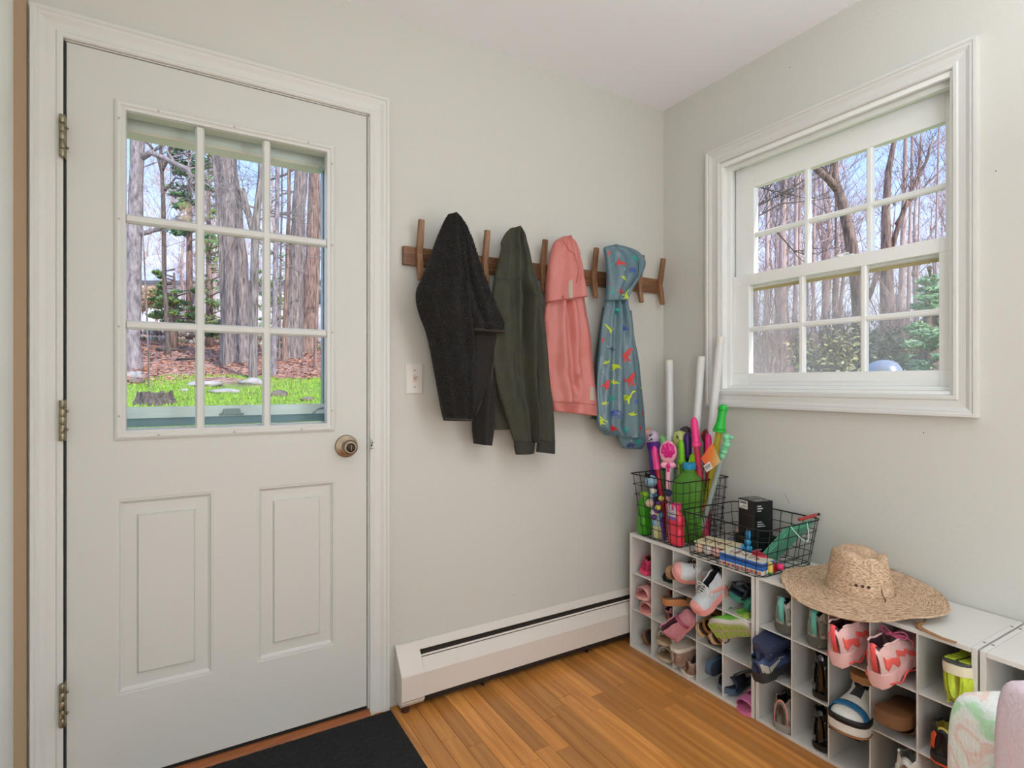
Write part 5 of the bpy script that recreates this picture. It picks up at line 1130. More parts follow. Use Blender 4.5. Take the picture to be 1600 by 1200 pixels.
# something beneath the roll: folded grey pouch
t = thing('grey_pouch', 'crumpled grey and lilac pouch under the pink roll', 'pouch', (-.10, -.51, FZ))
MB().ball((-.095, -.500, FZ + .022), (.058, .060, .022), 24, nz=.35).build('pouch', C('pouch_lilac', 176, 168, 184, .5, bump=.5, bscale=60), t, smooth=True)
MB().tube([(-.14, -.47, FZ + .038), (-.10, -.49, FZ + .044), (-.06, -.53, FZ + .040)], .003, 6).build('zip', C('zip_grey', 120, 120, 130, .4), t)
# blue balloon-animal toy
c = Vector((-.185, -.592, FZ)); TB = C('blue_toy', 44, 150, 200, .25, coat=.3)
t = thing('blue_bunny_toy', 'glossy blue bunny figure standing in front of the black boxes', 'toy', c)
b = MB(); b.ball(c + Vector((0, 0, .030)), (.013, .015, .022), 16); b.build('body', TB, t, smooth=True)
b = MB(); b.ball(c + Vector((0, 0, .062)), (.012, .013, .013), 16); b.build('head', TB, t, smooth=True)
for sy in (-1, 1):
    b = MB(); b.ball(c + Vector((0, sy * .006, .088)), (.0045, .0045, .018), 10); b.build('ear', TB, t, smooth=True)
    b = MB(); b.ball(c + Vector((-.004, sy * .013, .010)), (.012, .008, .010), 10); b.build('foot', TB, t, smooth=True)
    b = MB(); b.ball(c + Vector((-.006, sy * .017, .040)), (.006, .006, .013), 10); b.build('arm', TB, t, smooth=True)
# curved toy: red rim, purple inside, rainbow
c = Vector((-.205, -.690, FZ)); t = thing('toy_boat', 'red rimmed toy with purple inside and a pink ball end, right of the blue box', 'toy', c)
def arc(r, a): return Vector((0, r * math.cos(a), r * math.sin(a)))
Ma = Matrix.Translation(c + Vector((0, .012, .0))) @ Matrix.Rotation(math.radians(-18), 4, 'Z') @ Matrix.Rotation(math.radians(-40), 4, 'Y')
for nm, r0, r1, cc, x0, x1 in (('rim', .054, .060, (196, 36, 60), -.014, .014), ('cream_edge', .050, .054, (236, 220, 190), -.015, .015), ('purple_arch', .030, .050, (120, 60, 170), -.010, .010), ('green_arch', .022, .030, (90, 150, 60), -.008, .008), ('cream_arch', .016, .022, (236, 226, 200), -.009, .009)):
    b = MB(); n = 22; vs = []
    for i in range(n + 1):
        a = math.pi * i / n
        for r, x in ((r0, x0), (r1, x0), (r1, x1), (r0, x1)): p = arc(r, a); vs.append((x, p.y, p.z + .004))
    fs = [(i * 4 + j, i * 4 + (j + 1) % 4, i * 4 + 4 + (j + 1) % 4, i * 4 + 4 + j) for i in range(n) for j in range(4)] + [(3, 2, 1, 0), (n * 4, n * 4 + 1, n * 4 + 2, n * 4 + 3)]
    b.add(vs, fs, Ma); b.build(nm, C('arc_' + nm, *cc, .3), t, smooth=True, auto=40)
b = MB(); b.ball(c + Vector((-.02, -.056, .022)), .012, 14); b.build('pink_ball', C('hot_pink_ball', 236, 50, 110, .3), t, smooth=True)
MB().lathe([(.009, 0), (.010, .004), (.009, .036), (.005, .040)], c + Vector((-.055, -.042, 0)), 16).build('yellow_peg', C('yellow_peg', 232, 196, 90, .35), t, smooth=True)
MB().lathe([(.011, 0), (.011, .007), (.009, .008)], c + Vector((-.055, -.042, 0)), 16).build('green_foot', C('green_peg', 60, 120, 50, .35), t, smooth=True)
# ---------------------------------------------------------------- straw hat
def straw():
    m, nt, b = NT('palm_straw'); N = nt.nodes; L = nt.links
    tc = N.new('ShaderNodeTexCoord'); s = N.new('ShaderNodeVectorMath'); s.operation = 'LENGTH'; mp = N.new('ShaderNodeMapping'); mp.inputs['Scale'].default_value = (1, 1, 0)
    L.new(tc.outputs['Object'], mp.inputs[0]); L.new(mp.outputs[0], s.inputs[0])
    sx = N.new('ShaderNodeSeparateXYZ'); L.new(tc.outputs['Object'], sx.inputs[0]); at = N.new('ShaderNodeMath'); at.operation = 'ARCTAN2'; L.new(sx.outputs['Y'], at.inputs[0]); L.new(sx.outputs['X'], at.inputs[1])
    cb = N.new('ShaderNodeCombineXYZ'); k = N.new('ShaderNodeMath'); k.operation = 'MULTIPLY'; k.inputs[1].default_value = 380; L.new(s.outputs['Value'], k.inputs[0])
    k2 = N.new('ShaderNodeMath'); k2.operation = 'MULTIPLY'; k2.inputs[1].default_value = 9; L.new(at.outputs[0], k2.inputs[0])
    k3 = N.new('ShaderNodeMath'); k3.operation = 'MULTIPLY'; k3.inputs[1].default_value = 380; L.new(sx.outputs['Z'], k3.inputs[0])
    L.new(k.outputs[0], cb.inputs['X']); L.new(k2.outputs[0], cb.inputs['Y']); L.new(k3.outputs[0], cb.inputs['Z'])
    n = N.new('ShaderNodeTexNoise'); n.inputs['Scale'].default_value = 1; n.inputs['Detail'].default_value = 3; n.inputs['Distortion'].default_value = .3; L.new(cb.outputs[0], n.inputs['Vector'])
    cr = N.new('ShaderNodeValToRGB'); e = cr.color_ramp.elements; e[0].position = .30; e[0].color = (.26, .125, .055, 1); e[1].position = .68; e[1].color = (.80, .60, .43, 1); q = cr.color_ramp.elements.new(.45); q.color = (.55, .35, .21, 1)
    L.new(n.outputs[0], cr.inputs[0]); L.new(cr.outputs[0], b.inputs['Base Color']); b.inputs['Roughness'].default_value = .6
    bp = N.new('ShaderNodeBump'); bp.inputs['Strength'].default_value = .8; bp.inputs['Distance'].default_value = .0015; L.new(n.outputs[0], bp.inputs['Height']); L.new(bp.outputs[0], b.inputs['Normal']); return m
ST = straw(); hc = Vector((-.196, -.985, TZ + .004))
t = thing('straw_hat', 'wide brimmed woven straw sun hat lying on the middle shoe organiser', 'hat', hc)
def brimz(x, y): return .010 + .85 * max(0, x - .0) ** 2 * 1.2 - .5 * max(0, -x - .11) * .6 + .34 * max(0, -y - .06) ** 1.5 * .5 + .010 * noise.noise(Vector((x * 6, y * 6, 2))) 
b = MB(); nr = 26; na = 72; vs = []
for i in range(nr + 1):
    for j in range(na):
        a = 2 * math.pi * j / na; r0x, r0y = .082, .094; R1x, R1y = .188, .222; f = i / nr
        rx = lerp(r0x, R1x, f); ry = lerp(r0y, R1y, f); x, y = rx * math.cos(a), ry * math.sin(a)
        z = brimz(x, y) + .0012 * math.sin(f * 24 * math.pi) + (.006 * (1 - f) ** 6)
        vs.append((hc.x + x, hc.y + y, hc.z + z))
fs = [(i * na + j, i * na + (j + 1) % na, (i + 1) * na + (j + 1) % na, (i + 1) * na + j) for i in range(nr) for j in range(na)]
b.add(vs, fs); b.build('brim', ST, t, smooth=True, solid=.003)
b = MB(); b.tube([hc + Vector((.188 * math.cos(a), .222 * math.sin(a), brimz(.188 * math.cos(a), .222 * math.sin(a)))) for a in [2 * math.pi * j / 72 for j in range(72)]], .0024, 8, closed=True); b.build('brim_edge', ST, t, smooth=True)
def crown(u, v):
    a = 2 * math.pi * u; f = v * 1.35
    if f < 1: rx = lerp(.083, .066, f ** .8); ry = lerp(.095, .076, f ** .8); z = .012 + .112 * f
    else: g = (f - 1) / .35; rx = .066 * math.cos(g * math.pi / 2) ** .7 if g < .999 else 0; ry = .076 * math.cos(g * math.pi / 2) ** .7 if g < .999 else 0; z = .124 + .016 * math.sin(g * math.pi / 2) ** .8
    x, y = rx * math.cos(a), ry * math.sin(a)
    if z > .075:
        k = min(1, (z - .075) / .05)
        z -= k * .024 * math.exp(-((x + .006) / .020) ** 2) * (1 if y < .045 else .7) - k * .004
        z -= k * .012 * math.exp(-((y + .03) / .02) ** 2)
        x *= 1 - .10 * k * math.exp(-((y + .052) / .03) ** 2)
    z += .0010 * math.sin(z * 700)
    return (hc.x + x, hc.y + y, hc.z + z)
b = MB(); b.grid(crown, 64, 44, wu=True); b.build('crown', ST, t, smooth=True)
for dy in (-.030, -.045, -.058):
    yy = dy; xx = -.078 * math.sqrt(max(0, 1 - (yy / .089) ** 2)); z = .052
    MB().lathe([(.0042, 0), (.0044, .0012), (.0026, .002), (.002, .0005)], n=14, M=frame(hc + Vector((xx * 1.0, yy * 1.0, z)), (xx, yy * .7, .01))).build('eyelet', C('eyelet_brown', 74, 34, 20, .4), t, smooth=True)
LTH = C('leather_strap', 158, 112, 70, .6)
b = MB(); b.tube([hc + Vector(p) for p in ((-.040, -.083, .050), (-.046, -.088, .038), (-.046, -.096, .026), (-.056, -.100, .018))], .0016, 8); b.build('chin_cord', C('cord_brown', 84, 50, 30, .6), t, smooth=True)
pts = [PZ(1440, 974, TZ + .002), PZ(1434, 972, TZ + .006), PZ(1436, 979, TZ + .006), PZ(1448, 986, TZ + .004), PZ(1470, 996, TZ + .004), PZ(1494, 1004, TZ + .003)]
b = MB(); 
def ribbon(pts, w, th):
    m = MB(); n = 24; vs = []
    P = []
    for i in range(n + 1):
        f = i / n * (len(pts) - 1); k = min(int(f), len(pts) - 2); P.append(pts[k].lerp(pts[k + 1], f - k))
    for i, p in enumerate(P):
        d = (P[min(i + 1, n)] - P[max(i - 1, 0)]); d.z = 0; s = Vector((-d.y, d.x, 0)).normalized() * w / 2
        for q in (p + s, p - s, p - s - Vector((0, 0, th)), p + s - Vector((0, 0, th))): vs.append(q)
    m.add(vs, [(i * 4 + j, i * 4 + (j + 1) % 4, i * 4 + 4 + (j + 1) % 4, i * 4 + 4 + j) for i in range(n) for j in range(4)] + [(0, 1, 2, 3), (n * 4 + 3, n * 4 + 2, n * 4 + 1, n * 4)]); return m
ribbon(pts[1:], .014, .0015).build('leather_strap', LTH, t, smooth=True, auto=40)
MB().tube([PZ(1446, 968, TZ + .010), PZ(1444, 973, TZ + .006), PZ(1437, 974, TZ + .008), PZ(1434, 980, TZ + .005), PZ(1438, 984, TZ + .004)], .0022, 8).build('strap_knot', LTH, t, smooth=True)
# ---------------------------------------------------------------- soft pastel child armchair in the foreground
cc = PD(1560, 1140, .98); t = thing('plush_armchair', 'pastel printed plush childs armchair cropped by the lower right corner', 'armchair', (cc.x, cc.y, 0))
def plush():
    m, nt, b = NT('pastel_plush'); N = nt.nodes; L = nt.links; tc = N.new('ShaderNodeTexCoord'); w = N.new('ShaderNodeTexNoise'); w.inputs['Scale'].default_value = 9; w.inputs['Detail'].default_value = 3; w.inputs['Distortion'].default_value = 1.2
    L.new(tc.outputs['Object'], w.inputs['Vector']); cr = N.new('ShaderNodeValToRGB'); cr.color_ramp.interpolation = 'EASE'; e = cr.color_ramp.elements
    e[0].position = .36; e[0].color = (.55, .86, .55, 1); e[1].position = .62; e[1].color = (.90, .92, .86, 1)
    for p, c in ((.44, (.86, .92, .84, 1)), (.50, (.90, .90, .86, 1)), (.55, (.90, .70, .62, 1))): q = cr.color_ramp.elements.new(p); q.color = c
    L.new(w.outputs[0], cr.inputs[0]); L.new(cr.outputs[0], b.inputs['Base Color']); b.inputs['Roughness'].default_value = .95
    n = N.new('ShaderNodeTexNoise'); n.inputs['Scale'].default_value = 160; L.new(tc.outputs['Object'], n.inputs['Vector']); bp = N.new('ShaderNodeBump'); bp.inputs['Strength'].default_value = .6; bp.inputs['Distance'].default_value = .004; L.new(n.outputs[0], bp.inputs['Height']); L.new(bp.outputs[0], b.inputs['Normal']); return m
def pillow(c, h, M=None, n=3): b = MB(); b.box(-h[0], -h[1], -h[2], h[0], h[1], h[2], M=(Matrix.Translation(c) @ (M or Matrix.Identity(4)))); return b
def softbox(c, h, rot, name, m):
    nu, nv = 40, 24; e = .35
    def fn(u, v):
        a = 2 * math.pi * u; p = math.pi * (v - .5); f = lambda x: math.copysign(abs(x) ** e, x)
        q = Vector((h[0] * f(math.cos(p)) * f(math.cos(a)), h[1] * f(math.cos(p)) * f(math.sin(a)), h[2] * f(math.sin(p))))
        k = noise.noise(q * 12) * .006; return Matrix.Rotation(rot, 3, 'Z') @ (q * (1 + k)) + Vector(c)
    b = MB(); b.grid(fn, nu, nv, wu=True); return b.build(name, m, t, smooth=True)
PLM = plush(); rz = math.atan2(RT.y, RT.x)
c1 = PD(1572, 1102, 1.02); top1 = c1.z
softbox((c1.x, c1.y, (top1 + .03) / 2), (.075, .06, (top1 - .03) / 2 + .008), rz, 'backrest', PLM)
c2 = PD(1622, 1080, .90); softbox((c2.x, c2.y, (c2.z + .03) / 2), (.042, .045, (c2.z - .03) / 2 + .006), rz, 'armrest', C('lilac_plush', 226, 206, 214, .95, bump=.5, bscale=150))
c3 = PD(1640, 1150, .92); softbox((c3.x, c3.y, .17), (.20, .13, .165), rz, 'seat', PLM)
# ================================================================ outside
def gz(x, y):
    r = math.hypot(x - CAM.x, y - CAM.y); h = -.46 + .115 * r if r > 5 else .115 + (-.46 + .0) + .115 * (r - 1.0)
    if r > 45: h = -.46 + .115 * 45 + (r - 45) * .03
    if r < 4.5: h = min(h, -.12)
    return h + .05 * noise.noise(Vector((x * .45, y * .45, 0))) * min(1, r / 8)
def ground_at(px, py):
    v = ray(px, py); d = 3.0
    while d < 70:
        p = CAM + v * d
        if p.z <= gz(p.x, p.y): return d
        d += .08
    return 60
def groundmat():
    m, nt, b = NT('yard_ground'); N = nt.nodes; L = nt.links; tc = N.new('ShaderNodeTexCoord')
    sub = N.new('ShaderNodeVectorMath'); sub.operation = 'SUBTRACT'; sub.inputs[1].default_value = CAM; L.new(tc.outputs['Object'], sub.inputs[0])
    mz = N.new('ShaderNodeVectorMath'); mz.operation = 'MULTIPLY'; mz.inputs[1].default_value = (1, 1, 0); L.new(sub.outputs[0], mz.inputs[0])
    ln = N.new('ShaderNodeVectorMath'); ln.operation = 'LENGTH'; L.new(mz.outputs[0], ln.inputs[0])
    n1 = N.new('ShaderNodeTexNoise'); n1.inputs['Scale'].default_value = .55; n1.inputs['Detail'].default_value = 5; L.new(tc.outputs['Object'], n1.inputs['Vector'])
    ma = N.new('ShaderNodeMath'); ma.operation = 'MULTIPLY_ADD'; ma.inputs[1].default_value = 5.0; L.new(n1.outputs[0], ma.inputs[0]); L.new(ln.outputs['Value'], ma.inputs[2])
    mr = N.new('ShaderNodeMapRange'); mr.inputs[1].default_value = 16.6; mr.inputs[2].default_value = 17.3; L.new(ma.outputs[0], mr.inputs[0])
    vo = N.new('ShaderNodeTexVoronoi'); vo.inputs['Scale'].default_value = 9; L.new(tc.outputs['Object'], vo.inputs['Vector'])
    lr = N.new('ShaderNodeValToRGB'); e = lr.color_ramp.elements; e[0].position = .1; e[0].color = (.17, .075, .045, 1); e[1].position = .95; e[1].color = (.62, .40, .32, 1); q = e.new(.5); q.color = (.42, .22, .15, 1)
    sp = N.new('ShaderNodeSeparateColor'); L.new(vo.outputs['Color'], sp.inputs[0]); L.new(sp.outputs[0], lr.inputs[0])
    n2 = N.new('ShaderNodeTexNoise'); n2.inputs['Scale'].default_value = 3.0; n2.inputs['Detail'].default_value = 8; L.new(tc.outputs['Object'], n2.inputs['Vector'])
    gr = N.new('ShaderNodeValToRGB'); e = gr.color_ramp.elements; e[0].position = .38; e[0].color = (.16, .14, .06, 1); e[1].position = .7; e[1].color = (.30, .40, .07, 1); q = e.new(.5); q.color = (.20, .27, .05, 1)
    L.new(n2.outputs[0], gr.inputs[0]); mx = N.new('ShaderNodeMix'); mx.data_type = 'RGBA'; L.new(mr.outputs[0], mx.inputs[0]); L.new(gr.outputs[0], mx.inputs[6]); L.new(lr.outputs[0], mx.inputs[7]); L.new(mx.outputs[2], b.inputs['Base Color'])
    b.inputs['Roughness'].default_value = .9; bp = N.new('ShaderNodeBump'); bp.inputs['Distance'].default_value = .04; L.new(n2.outputs[0], bp.inputs['Height']); L.new(bp.outputs[0], b.inputs['Normal']); return m
g = MB(); nr, na = 70, 90; vs = []
for i in range(nr + 1):
    r = 2.6 * (120 / 2.6) ** (i / nr)
    for j in range(na + 1):
        a = math.radians(-45 + 190 * j / na); x, y = CAM.x + r * math.cos(a), CAM.y + r * math.sin(a)
        z = gz(x, y)
        vs.append((x, y, z if not (x < .3 and y < .3) else min(z, -.12)))
g.add(vs, [(i * (na + 1) + j, i * (na + 1) + j + 1, (i + 1) * (na + 1) + j + 1, (i + 1) * (na + 1) + j) for i in range(nr) for j in range(na)])
o = struct(g.build('ground', groundmat(), smooth=True))
# leaf litter and grass as real geometry
def scatter(name, label, cat, m, n, r0, r1, a0, a1, fn):
    b = MB()
    for _ in range(n):
        r = math.sqrt(U(r0 * r0, r1 * r1)); a = math.radians(U(a0, a1)); x, y = CAM.x + r * math.cos(a), CAM.y + r * math.sin(a)
        nn = noise.noise(Vector((x * .5, y * .5, 3))); fn(b, x, y, gz(x, y), r, nn)
    return tag(b.build(name, m), label, cat, kind='stuff')
def leaf(b, x, y, z, r, nn):
    if r + nn * 2.5 < 14.4: return
    s = U(.05, .10); q = [Vector((U(-1, 1), U(-1, 1), U(-.25, .5))) * s for _ in range(3)]; c = Vector((x, y, z + U(.0, .05)))
    b.add([c + q[0], c + q[1], c + q[2]], [(0, 1, 2)])
LM = [C('leaf_a', 176, 118, 92, .8), C('leaf_b', 206, 156, 128, .8), C('leaf_c', 126, 76, 56, .8)]
for m_, n_, w_ in zip(LM, (7000, 6000, 7000), ('tan', 'pale', 'dark brown')): scatter('fallen_leaves', w_ + ' fallen oak leaves covering the slope beyond the lawn', 'leaves', m_, n_, 13, 34, 72, 101, leaf)
def blade(b, x, y, z, r, nn):
    if r + nn * 2.5 > 15.2 or nn < -.25: return
    h = U(.03, .08); w = U(.006, .012); d = Vector((U(-1, 1), U(-1, 1), 0)) * .03; c = Vector((x, y, z - .01))
    b.add([c + Vector((-w, 0, 0)), c + Vector((w, 0, 0)), c + d + Vector((0, 0, h))], [(0, 1, 2)])
for m_, w_ in ((C('grass_a', 150, 184, 60, .7), 'bright green'), (C('grass_b', 104, 150, 40, .7), 'darker green')): scatter('grass', w_ + ' spring grass of the lawn', 'grass', m_, 16000, 5.5, 17, 74, 101, blade)
# bark
def bark(name, c1, c2, sc=(9, 9, 1.2)):
    m, nt, b = NT(name); N = nt.nodes; L = nt.links; tc = N.new('ShaderNodeTexCoord'); mp = N.new('ShaderNodeMapping'); mp.inputs['Scale'].default_value = sc; L.new(tc.outputs['Object'], mp.inputs[0])
    n = N.new('ShaderNodeTexNoise'); n.inputs['Scale'].default_value = 1.5; n.inputs['Detail'].default_value = 9; n.inputs['Roughness'].default_value = .65; L.new(mp.outputs[0], n.inputs['Vector'])
    cr = N.new('ShaderNodeValToRGB'); e = cr.color_ramp.elements; e[0].position = .36; e[0].color = (*c1, 1); e[1].position = .64; e[1].color = (*c2, 1); L.new(n.outputs[0], cr.inputs[0]); L.new(cr.outputs[0], b.inputs['Base Color'])
    b.inputs['Roughness'].default_value = .9; bp = N.new('ShaderNodeBump'); bp.inputs['Distance'].default_value = .05; L.new(n.outputs[0], bp.inputs['Height']); L.new(bp.outputs[0], b.inputs['Normal']); return m
BKG = bark('bark_grey', (.09, .070, .066), (.40, .345, .33), (14, 14, 1.4)); BKB = bark('bark_brown', (.11, .070, .055), (.42, .29, .24), (12, 12, 1.5)); BKL = bark('bark_lilac', (.15, .125, .135), (.42, .37, .39), (9, 9, 3)); BKD = bark('bark_dark', (.05, .04, .035), (.22, .17, .15), (12, 12, 2))
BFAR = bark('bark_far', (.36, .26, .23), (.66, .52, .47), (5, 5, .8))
def branchy(b, p, d, L, r, depth, spread=.6, n=5, up=.12):
    """recursive twigs"""
    pts = [p]; q = p.copy(); dd = d.copy(); k = 4
    for i in range(k):
        dd = (dd + Vector((U(-1, 1), U(-1, 1), U(-.6, 1) * .8 + up)) * .16).normalized(); q = q + dd * L / k; pts.append(q.copy())
        if depth > 0 and i > 0:
            for _ in range(2 if depth > 1 else 1 + (R() < .6)):
                e = (dd + Vector((U(-1, 1), U(-1, 1), U(-.5, 1))).normalized() * spread * 1.3).normalized(); branchy(b, q, e, L * U(.4, .65), r * .5, depth - 1, spread, n, up)
    b.tube(pts, [r, r * .8, r * .62, r * .45, r * .2], max(3, n if depth > 1 else 3), cap=False)
def trunk_tree(label, pts, ws, d, m, limbs=(), twigs=8, group=None, seg=14, base=None, flare=1.5, cat='tree', name='bare_tree'):
    """trunk through photo pixels at depth d; ws = pixel widths"""
    P = [PD(x, y, d) for x, y in pts]; W_ = [w_ / 2 / FPX * d for w_ in ws]
    g_ = gz(P[-1].x, P[-1].y); P.append(Vector((P[-1].x, P[-1].y, min(P[-1].z, g_) - .3))); W_.append(W_[-1] * flare)
    dirn = (P[0] - P[1]).normalized(); P.insert(0, P[0] + dirn * 5 + Vector((0, 0, 0))); W_.insert(0, W_[0] * .7)
    t = thing(name, label, cat, (P[-1].x, P[-1].y, g_), group)
    Q = []; Wq = []
    for (a, b), (u, v) in zip(zip(P, P[1:]), zip(W_, W_[1:])):
        k = max(1, int((b - a).length / .5))
        for i in range(k):
            f = i / k; Q.append(a.lerp(b, f) + Vector((noise.noise(Vector((i, u * 9, d))) * .15 * v, 0, 0))); Wq.append(lerp(u, v, f) * U(.96, 1.04))
    Q.append(P[-1]); Wq.append(W_[-1])
    b = MB(); b.tube(Q, Wq, seg, jit=.06 if W_[1] > .1 else .03); b.build('trunk', m, t, smooth=True)
    for l in limbs:
        Pl = [PD(x, y, d + (l[2] if len(l) > 2 else 0) * i / len(l[0])) for i, (x, y) in enumerate(l[0])]; b = MB(); n = len(Pl); wl = [w_ / 2 / FPX * d for w_ in l[1]]
        b.tube(Pl, wl, 8, jit=.05); o = b.build('limb', m, t, smooth=True)
        tw = MB()
        for i in range(1, n):
            for _ in range(2): branchy(tw, Pl[i], (Pl[i] - Pl[i - 1]).normalized() + Vector((U(-1, 1), U(-1, 1), U(-.3, 1))), .09 * d * U(.5, 1), max(.006, wl[i] * .35), 2)
        tw.build('twigs', m, t)['kind'] = 'stuff'
    if twigs:
        tw = MB()
        for _ in range(twigs):
            i = int(U(0, .75) * (len(Q) - 1)); sd = Vector((U(-1, 1), U(-1, .3), U(.0, .8))).normalized()
            branchy(tw, Q[i], sd, U(.07, .13) * d, max(.008, Wq[i] * .12), 2)
        tw.build('twigs', m, t)['kind'] = 'stuff'
    return t
# --- through the door glass
trunk_tree('grey trunk at the left edge of the door glass with a long arching limb', [(216, 196), (212, 300), (209, 420), (206, 530)], [19, 20, 21, 22], 13.5, BKL,
           [([(222, 246), (236, 238), (256, 247), (276, 257), (292, 264), (299, 275), (297, 292)], [10, 9, 8, 8, 8, 7, 3]), ([(214, 366), (230, 363), (248, 357), (262, 349), (285, 340)], [9, 8, 7, 6, 4])], 5)
trunk_tree('thin dark forked tree in front of the pine, left column of the door glass', [(253, 270), (255, 310), (256, 360), (257, 440), (262, 520)], [5, 6, 6, 6, 7], 19, BKD,
           [([(253, 270), (247, 245), (236, 228), (215, 214)], [5, 4, 3, 2]), ([(253, 268), (262, 250), (266, 225), (266, 205)], [4, 4, 3, 2]), ([(256, 300), (266, 288), (274, 278), (288, 280)], [4, 3, 3, 2])], 5)
trunk_tree('pale thin sapling before the grey roofed house', [(224, 372), (226, 420), (229, 480), (232, 560)], [1.6, 2, 2, 2.4], 11, BKG, (), 0, flare=1)
dC = ground_at(372, 566)
trunk_tree('huge shaggy barked tree leaning left in the middle column of the door glass', [(350, 230), (358, 300), (365, 400), (370, 500), (373, 560)], [30, 31, 38, 42, 50], dC, BKG, [([(378, 295), (384, 320), (391, 345), (398, 372)], [9, 10, 10, 10])], 6, seg=22, flare=1.25)
trunk_tree('slim grey tree pressed against the left side of the huge shaggy tree', [(330, 215), (338, 290), (345, 380), (349, 480), (353, 572)], [5, 6, 8, 9, 12], ground_at(352, 572), BKG, (), 5)
trunk_tree('smooth grey tree splitting in a fork at the right of the middle column', [(410, 212), (407, 280), (399, 360), (397, 450), (395, 592)], [7, 9, 12, 12, 13], ground_at(395, 592), BKG, [([(398, 372), (390, 345), (380, 318)], [9, 7, 5])], 6)
trunk_tree('first thin straight grey trunk in the right column of the door glass', [(434, 240), (433, 340), (430, 450), (427, 588)], [6, 7, 8, 9], ground_at(427, 588), BKL, (), 5)
trunk_tree('second very thin trunk in the right column of the door glass', [(441, 240), (440, 340), (438, 440), (436, 560)], [2, 3, 3, 4], ground_at(436, 560), BKG, (), 3)
trunk_tree('thin leaning pinkish trunk in front of the twin big trunks', [(452, 245), (451, 340), (448, 450), (443, 566)], [5, 6, 7, 9], ground_at(443, 566), BKB, (), 3)
trunk_tree('left and wider of the twin big trunks in the right column', [(474, 232), (468, 300), (464, 400), (459, 500), (456, 562)], [20, 20, 22, 26, 32], ground_at(456, 560), BKG, [([(474, 300), (456, 300), (440, 304), (424, 316)], [4, 4, 3, 2]), ([(462, 262), (447, 272), (432, 278), (424, 280)], [5, 4, 4, 3])], 6, seg=18, flare=1.3)
trunk_tree('right and browner of the twin big trunks in the right column', [(492, 240), (490, 320), (487, 420), (482, 552)], [15, 17, 20, 26], ground_at(482, 552), BKB, (), 6, seg=16, flare=1.3)
trunk_tree('thin reddish trunk beside the storm door edge', [(504, 255), (500, 330), (497, 430), (492, 575)], [4, 4, 5, 6], ground_at(492, 575), BKB, (), 6)
# stump
d = 9.2; sp = PD(243, 618, d); sp.z = gz(sp.x, sp.y)
t = thing('tree_stump', 'low rotten grey tree stump on the lawn seen through the lower left panes', 'stump', sp)
b = MB(); b.lathe([(.34, -.08), (.31, .02), (.26, .10), (.24, .17)], sp, 26); b.v = [(x + U(-.02, .02), y + U(-.02, .02), z + (U(-.02, .05) if z > sp.z + .12 else 0)) for x, y, z in b.v]; b.build('stump_bark', BKD, t)
b = MB(); b.lathe([(.20, .15), (.12, .16), (.02, .14)], sp, 20); b.build('stump_top', C('stump_top', 150, 128, 110, .9, var=.4, vscale=10), t)
STN = C('field_stone', 168, 164, 160, .9, var=.3, vscale=5, bump=1, bscale=9)
for i, (px, py, w_, h_, lb) in enumerate([(208, 588, 26, 12, 'pale rock at the left edge of the lawn'), (318, 601, 52, 9, 'long flat pale rock where lawn meets leaves'), (288, 610, 12, 5, 'small white rock beside the stump'), (352, 612, 44, 7, 'flat pale stone bedded in the grass'), (395, 597, 34, 10, 'grey rock at the foot of the forked tree'), (436, 618, 26, 12, 'dark hollow rock in the lawn under the right panes'), (213, 597, 24, 7, 'brown flat rock below the pale rock at left'), (480, 624, 20, 6, 'small dark stone at the right of the lawn')]):
    d = ground_at(px, py + 2); c = PD(px, py, d); c.z = gz(c.x, c.y) + .02; b = MB(); s = d / FPX; b.ball(c, (w_ * s / 2, w_ * s / 3, h_ * s * .7), 16, nz=.4); tag(b.build('rock', STN if i not in (5, 6, 7) else C('dark_stone', 116, 104, 96, .9, var=.3, vscale=5), smooth=True), lb, 'rock')
# fallen logs
for a, b_, w_, lb in [((244, 545), (290, 550), 5, 'fallen log lying across the leaves, left panes'), ((276, 566), (330, 560), 4, 'fallen branch in the leaves left of the huge tree')]:
    d = ground_at((a[0] + b_[0]) / 2, (a[1] + b_[1]) / 2 + 2); A = PD(a[0], a[1], d); B = PD(b_[0], b_[1], d); A.z = gz(A.x, A.y) + .05; B.z = gz(B.x, B.y) + .05
    m = MB(); m.tube([A, A.lerp(B, .5) + Vector((0, 0, .04)), B], w_ / 2 / FPX * d, 8, jit=.1); tag(m.build('log', BKD, smooth=True), lb, 'log')
# stone wall
d = ground_at(250, 534); t = thing('stone_wall', 'low dry stone wall along the top of the leafy slope', 'wall', PD(300, 530, d)); rr = random.Random(5)
for i in range(110):
    px = 196 + (i % 55) * 6.1; ro = i // 55; dd = d * (1 + .0); c = PD(px + rr.uniform(-2, 2), 530, dd); s = dd / FPX; c.z = gz(c.x, c.y) + (.10 + ro * .30)
    b = MB(); k = rr.uniform(.8, 1.25); b.ball((0, 0, 0), (3.5 * s * k, 3 * s, 4.6 * s * rr.uniform(.7, 1)), 10, nz=.5); b.v = [(x + c.x, y + c.y, z + c.z) for x, y, z in b.v]
    b.build('stone', (STN, C('dark_stone', 116, 104, 96, .9, var=.3, vscale=5), C('moss_stone', 120, 122, 90, .9, var=.3, vscale=5))[rr.randrange(3)], t)
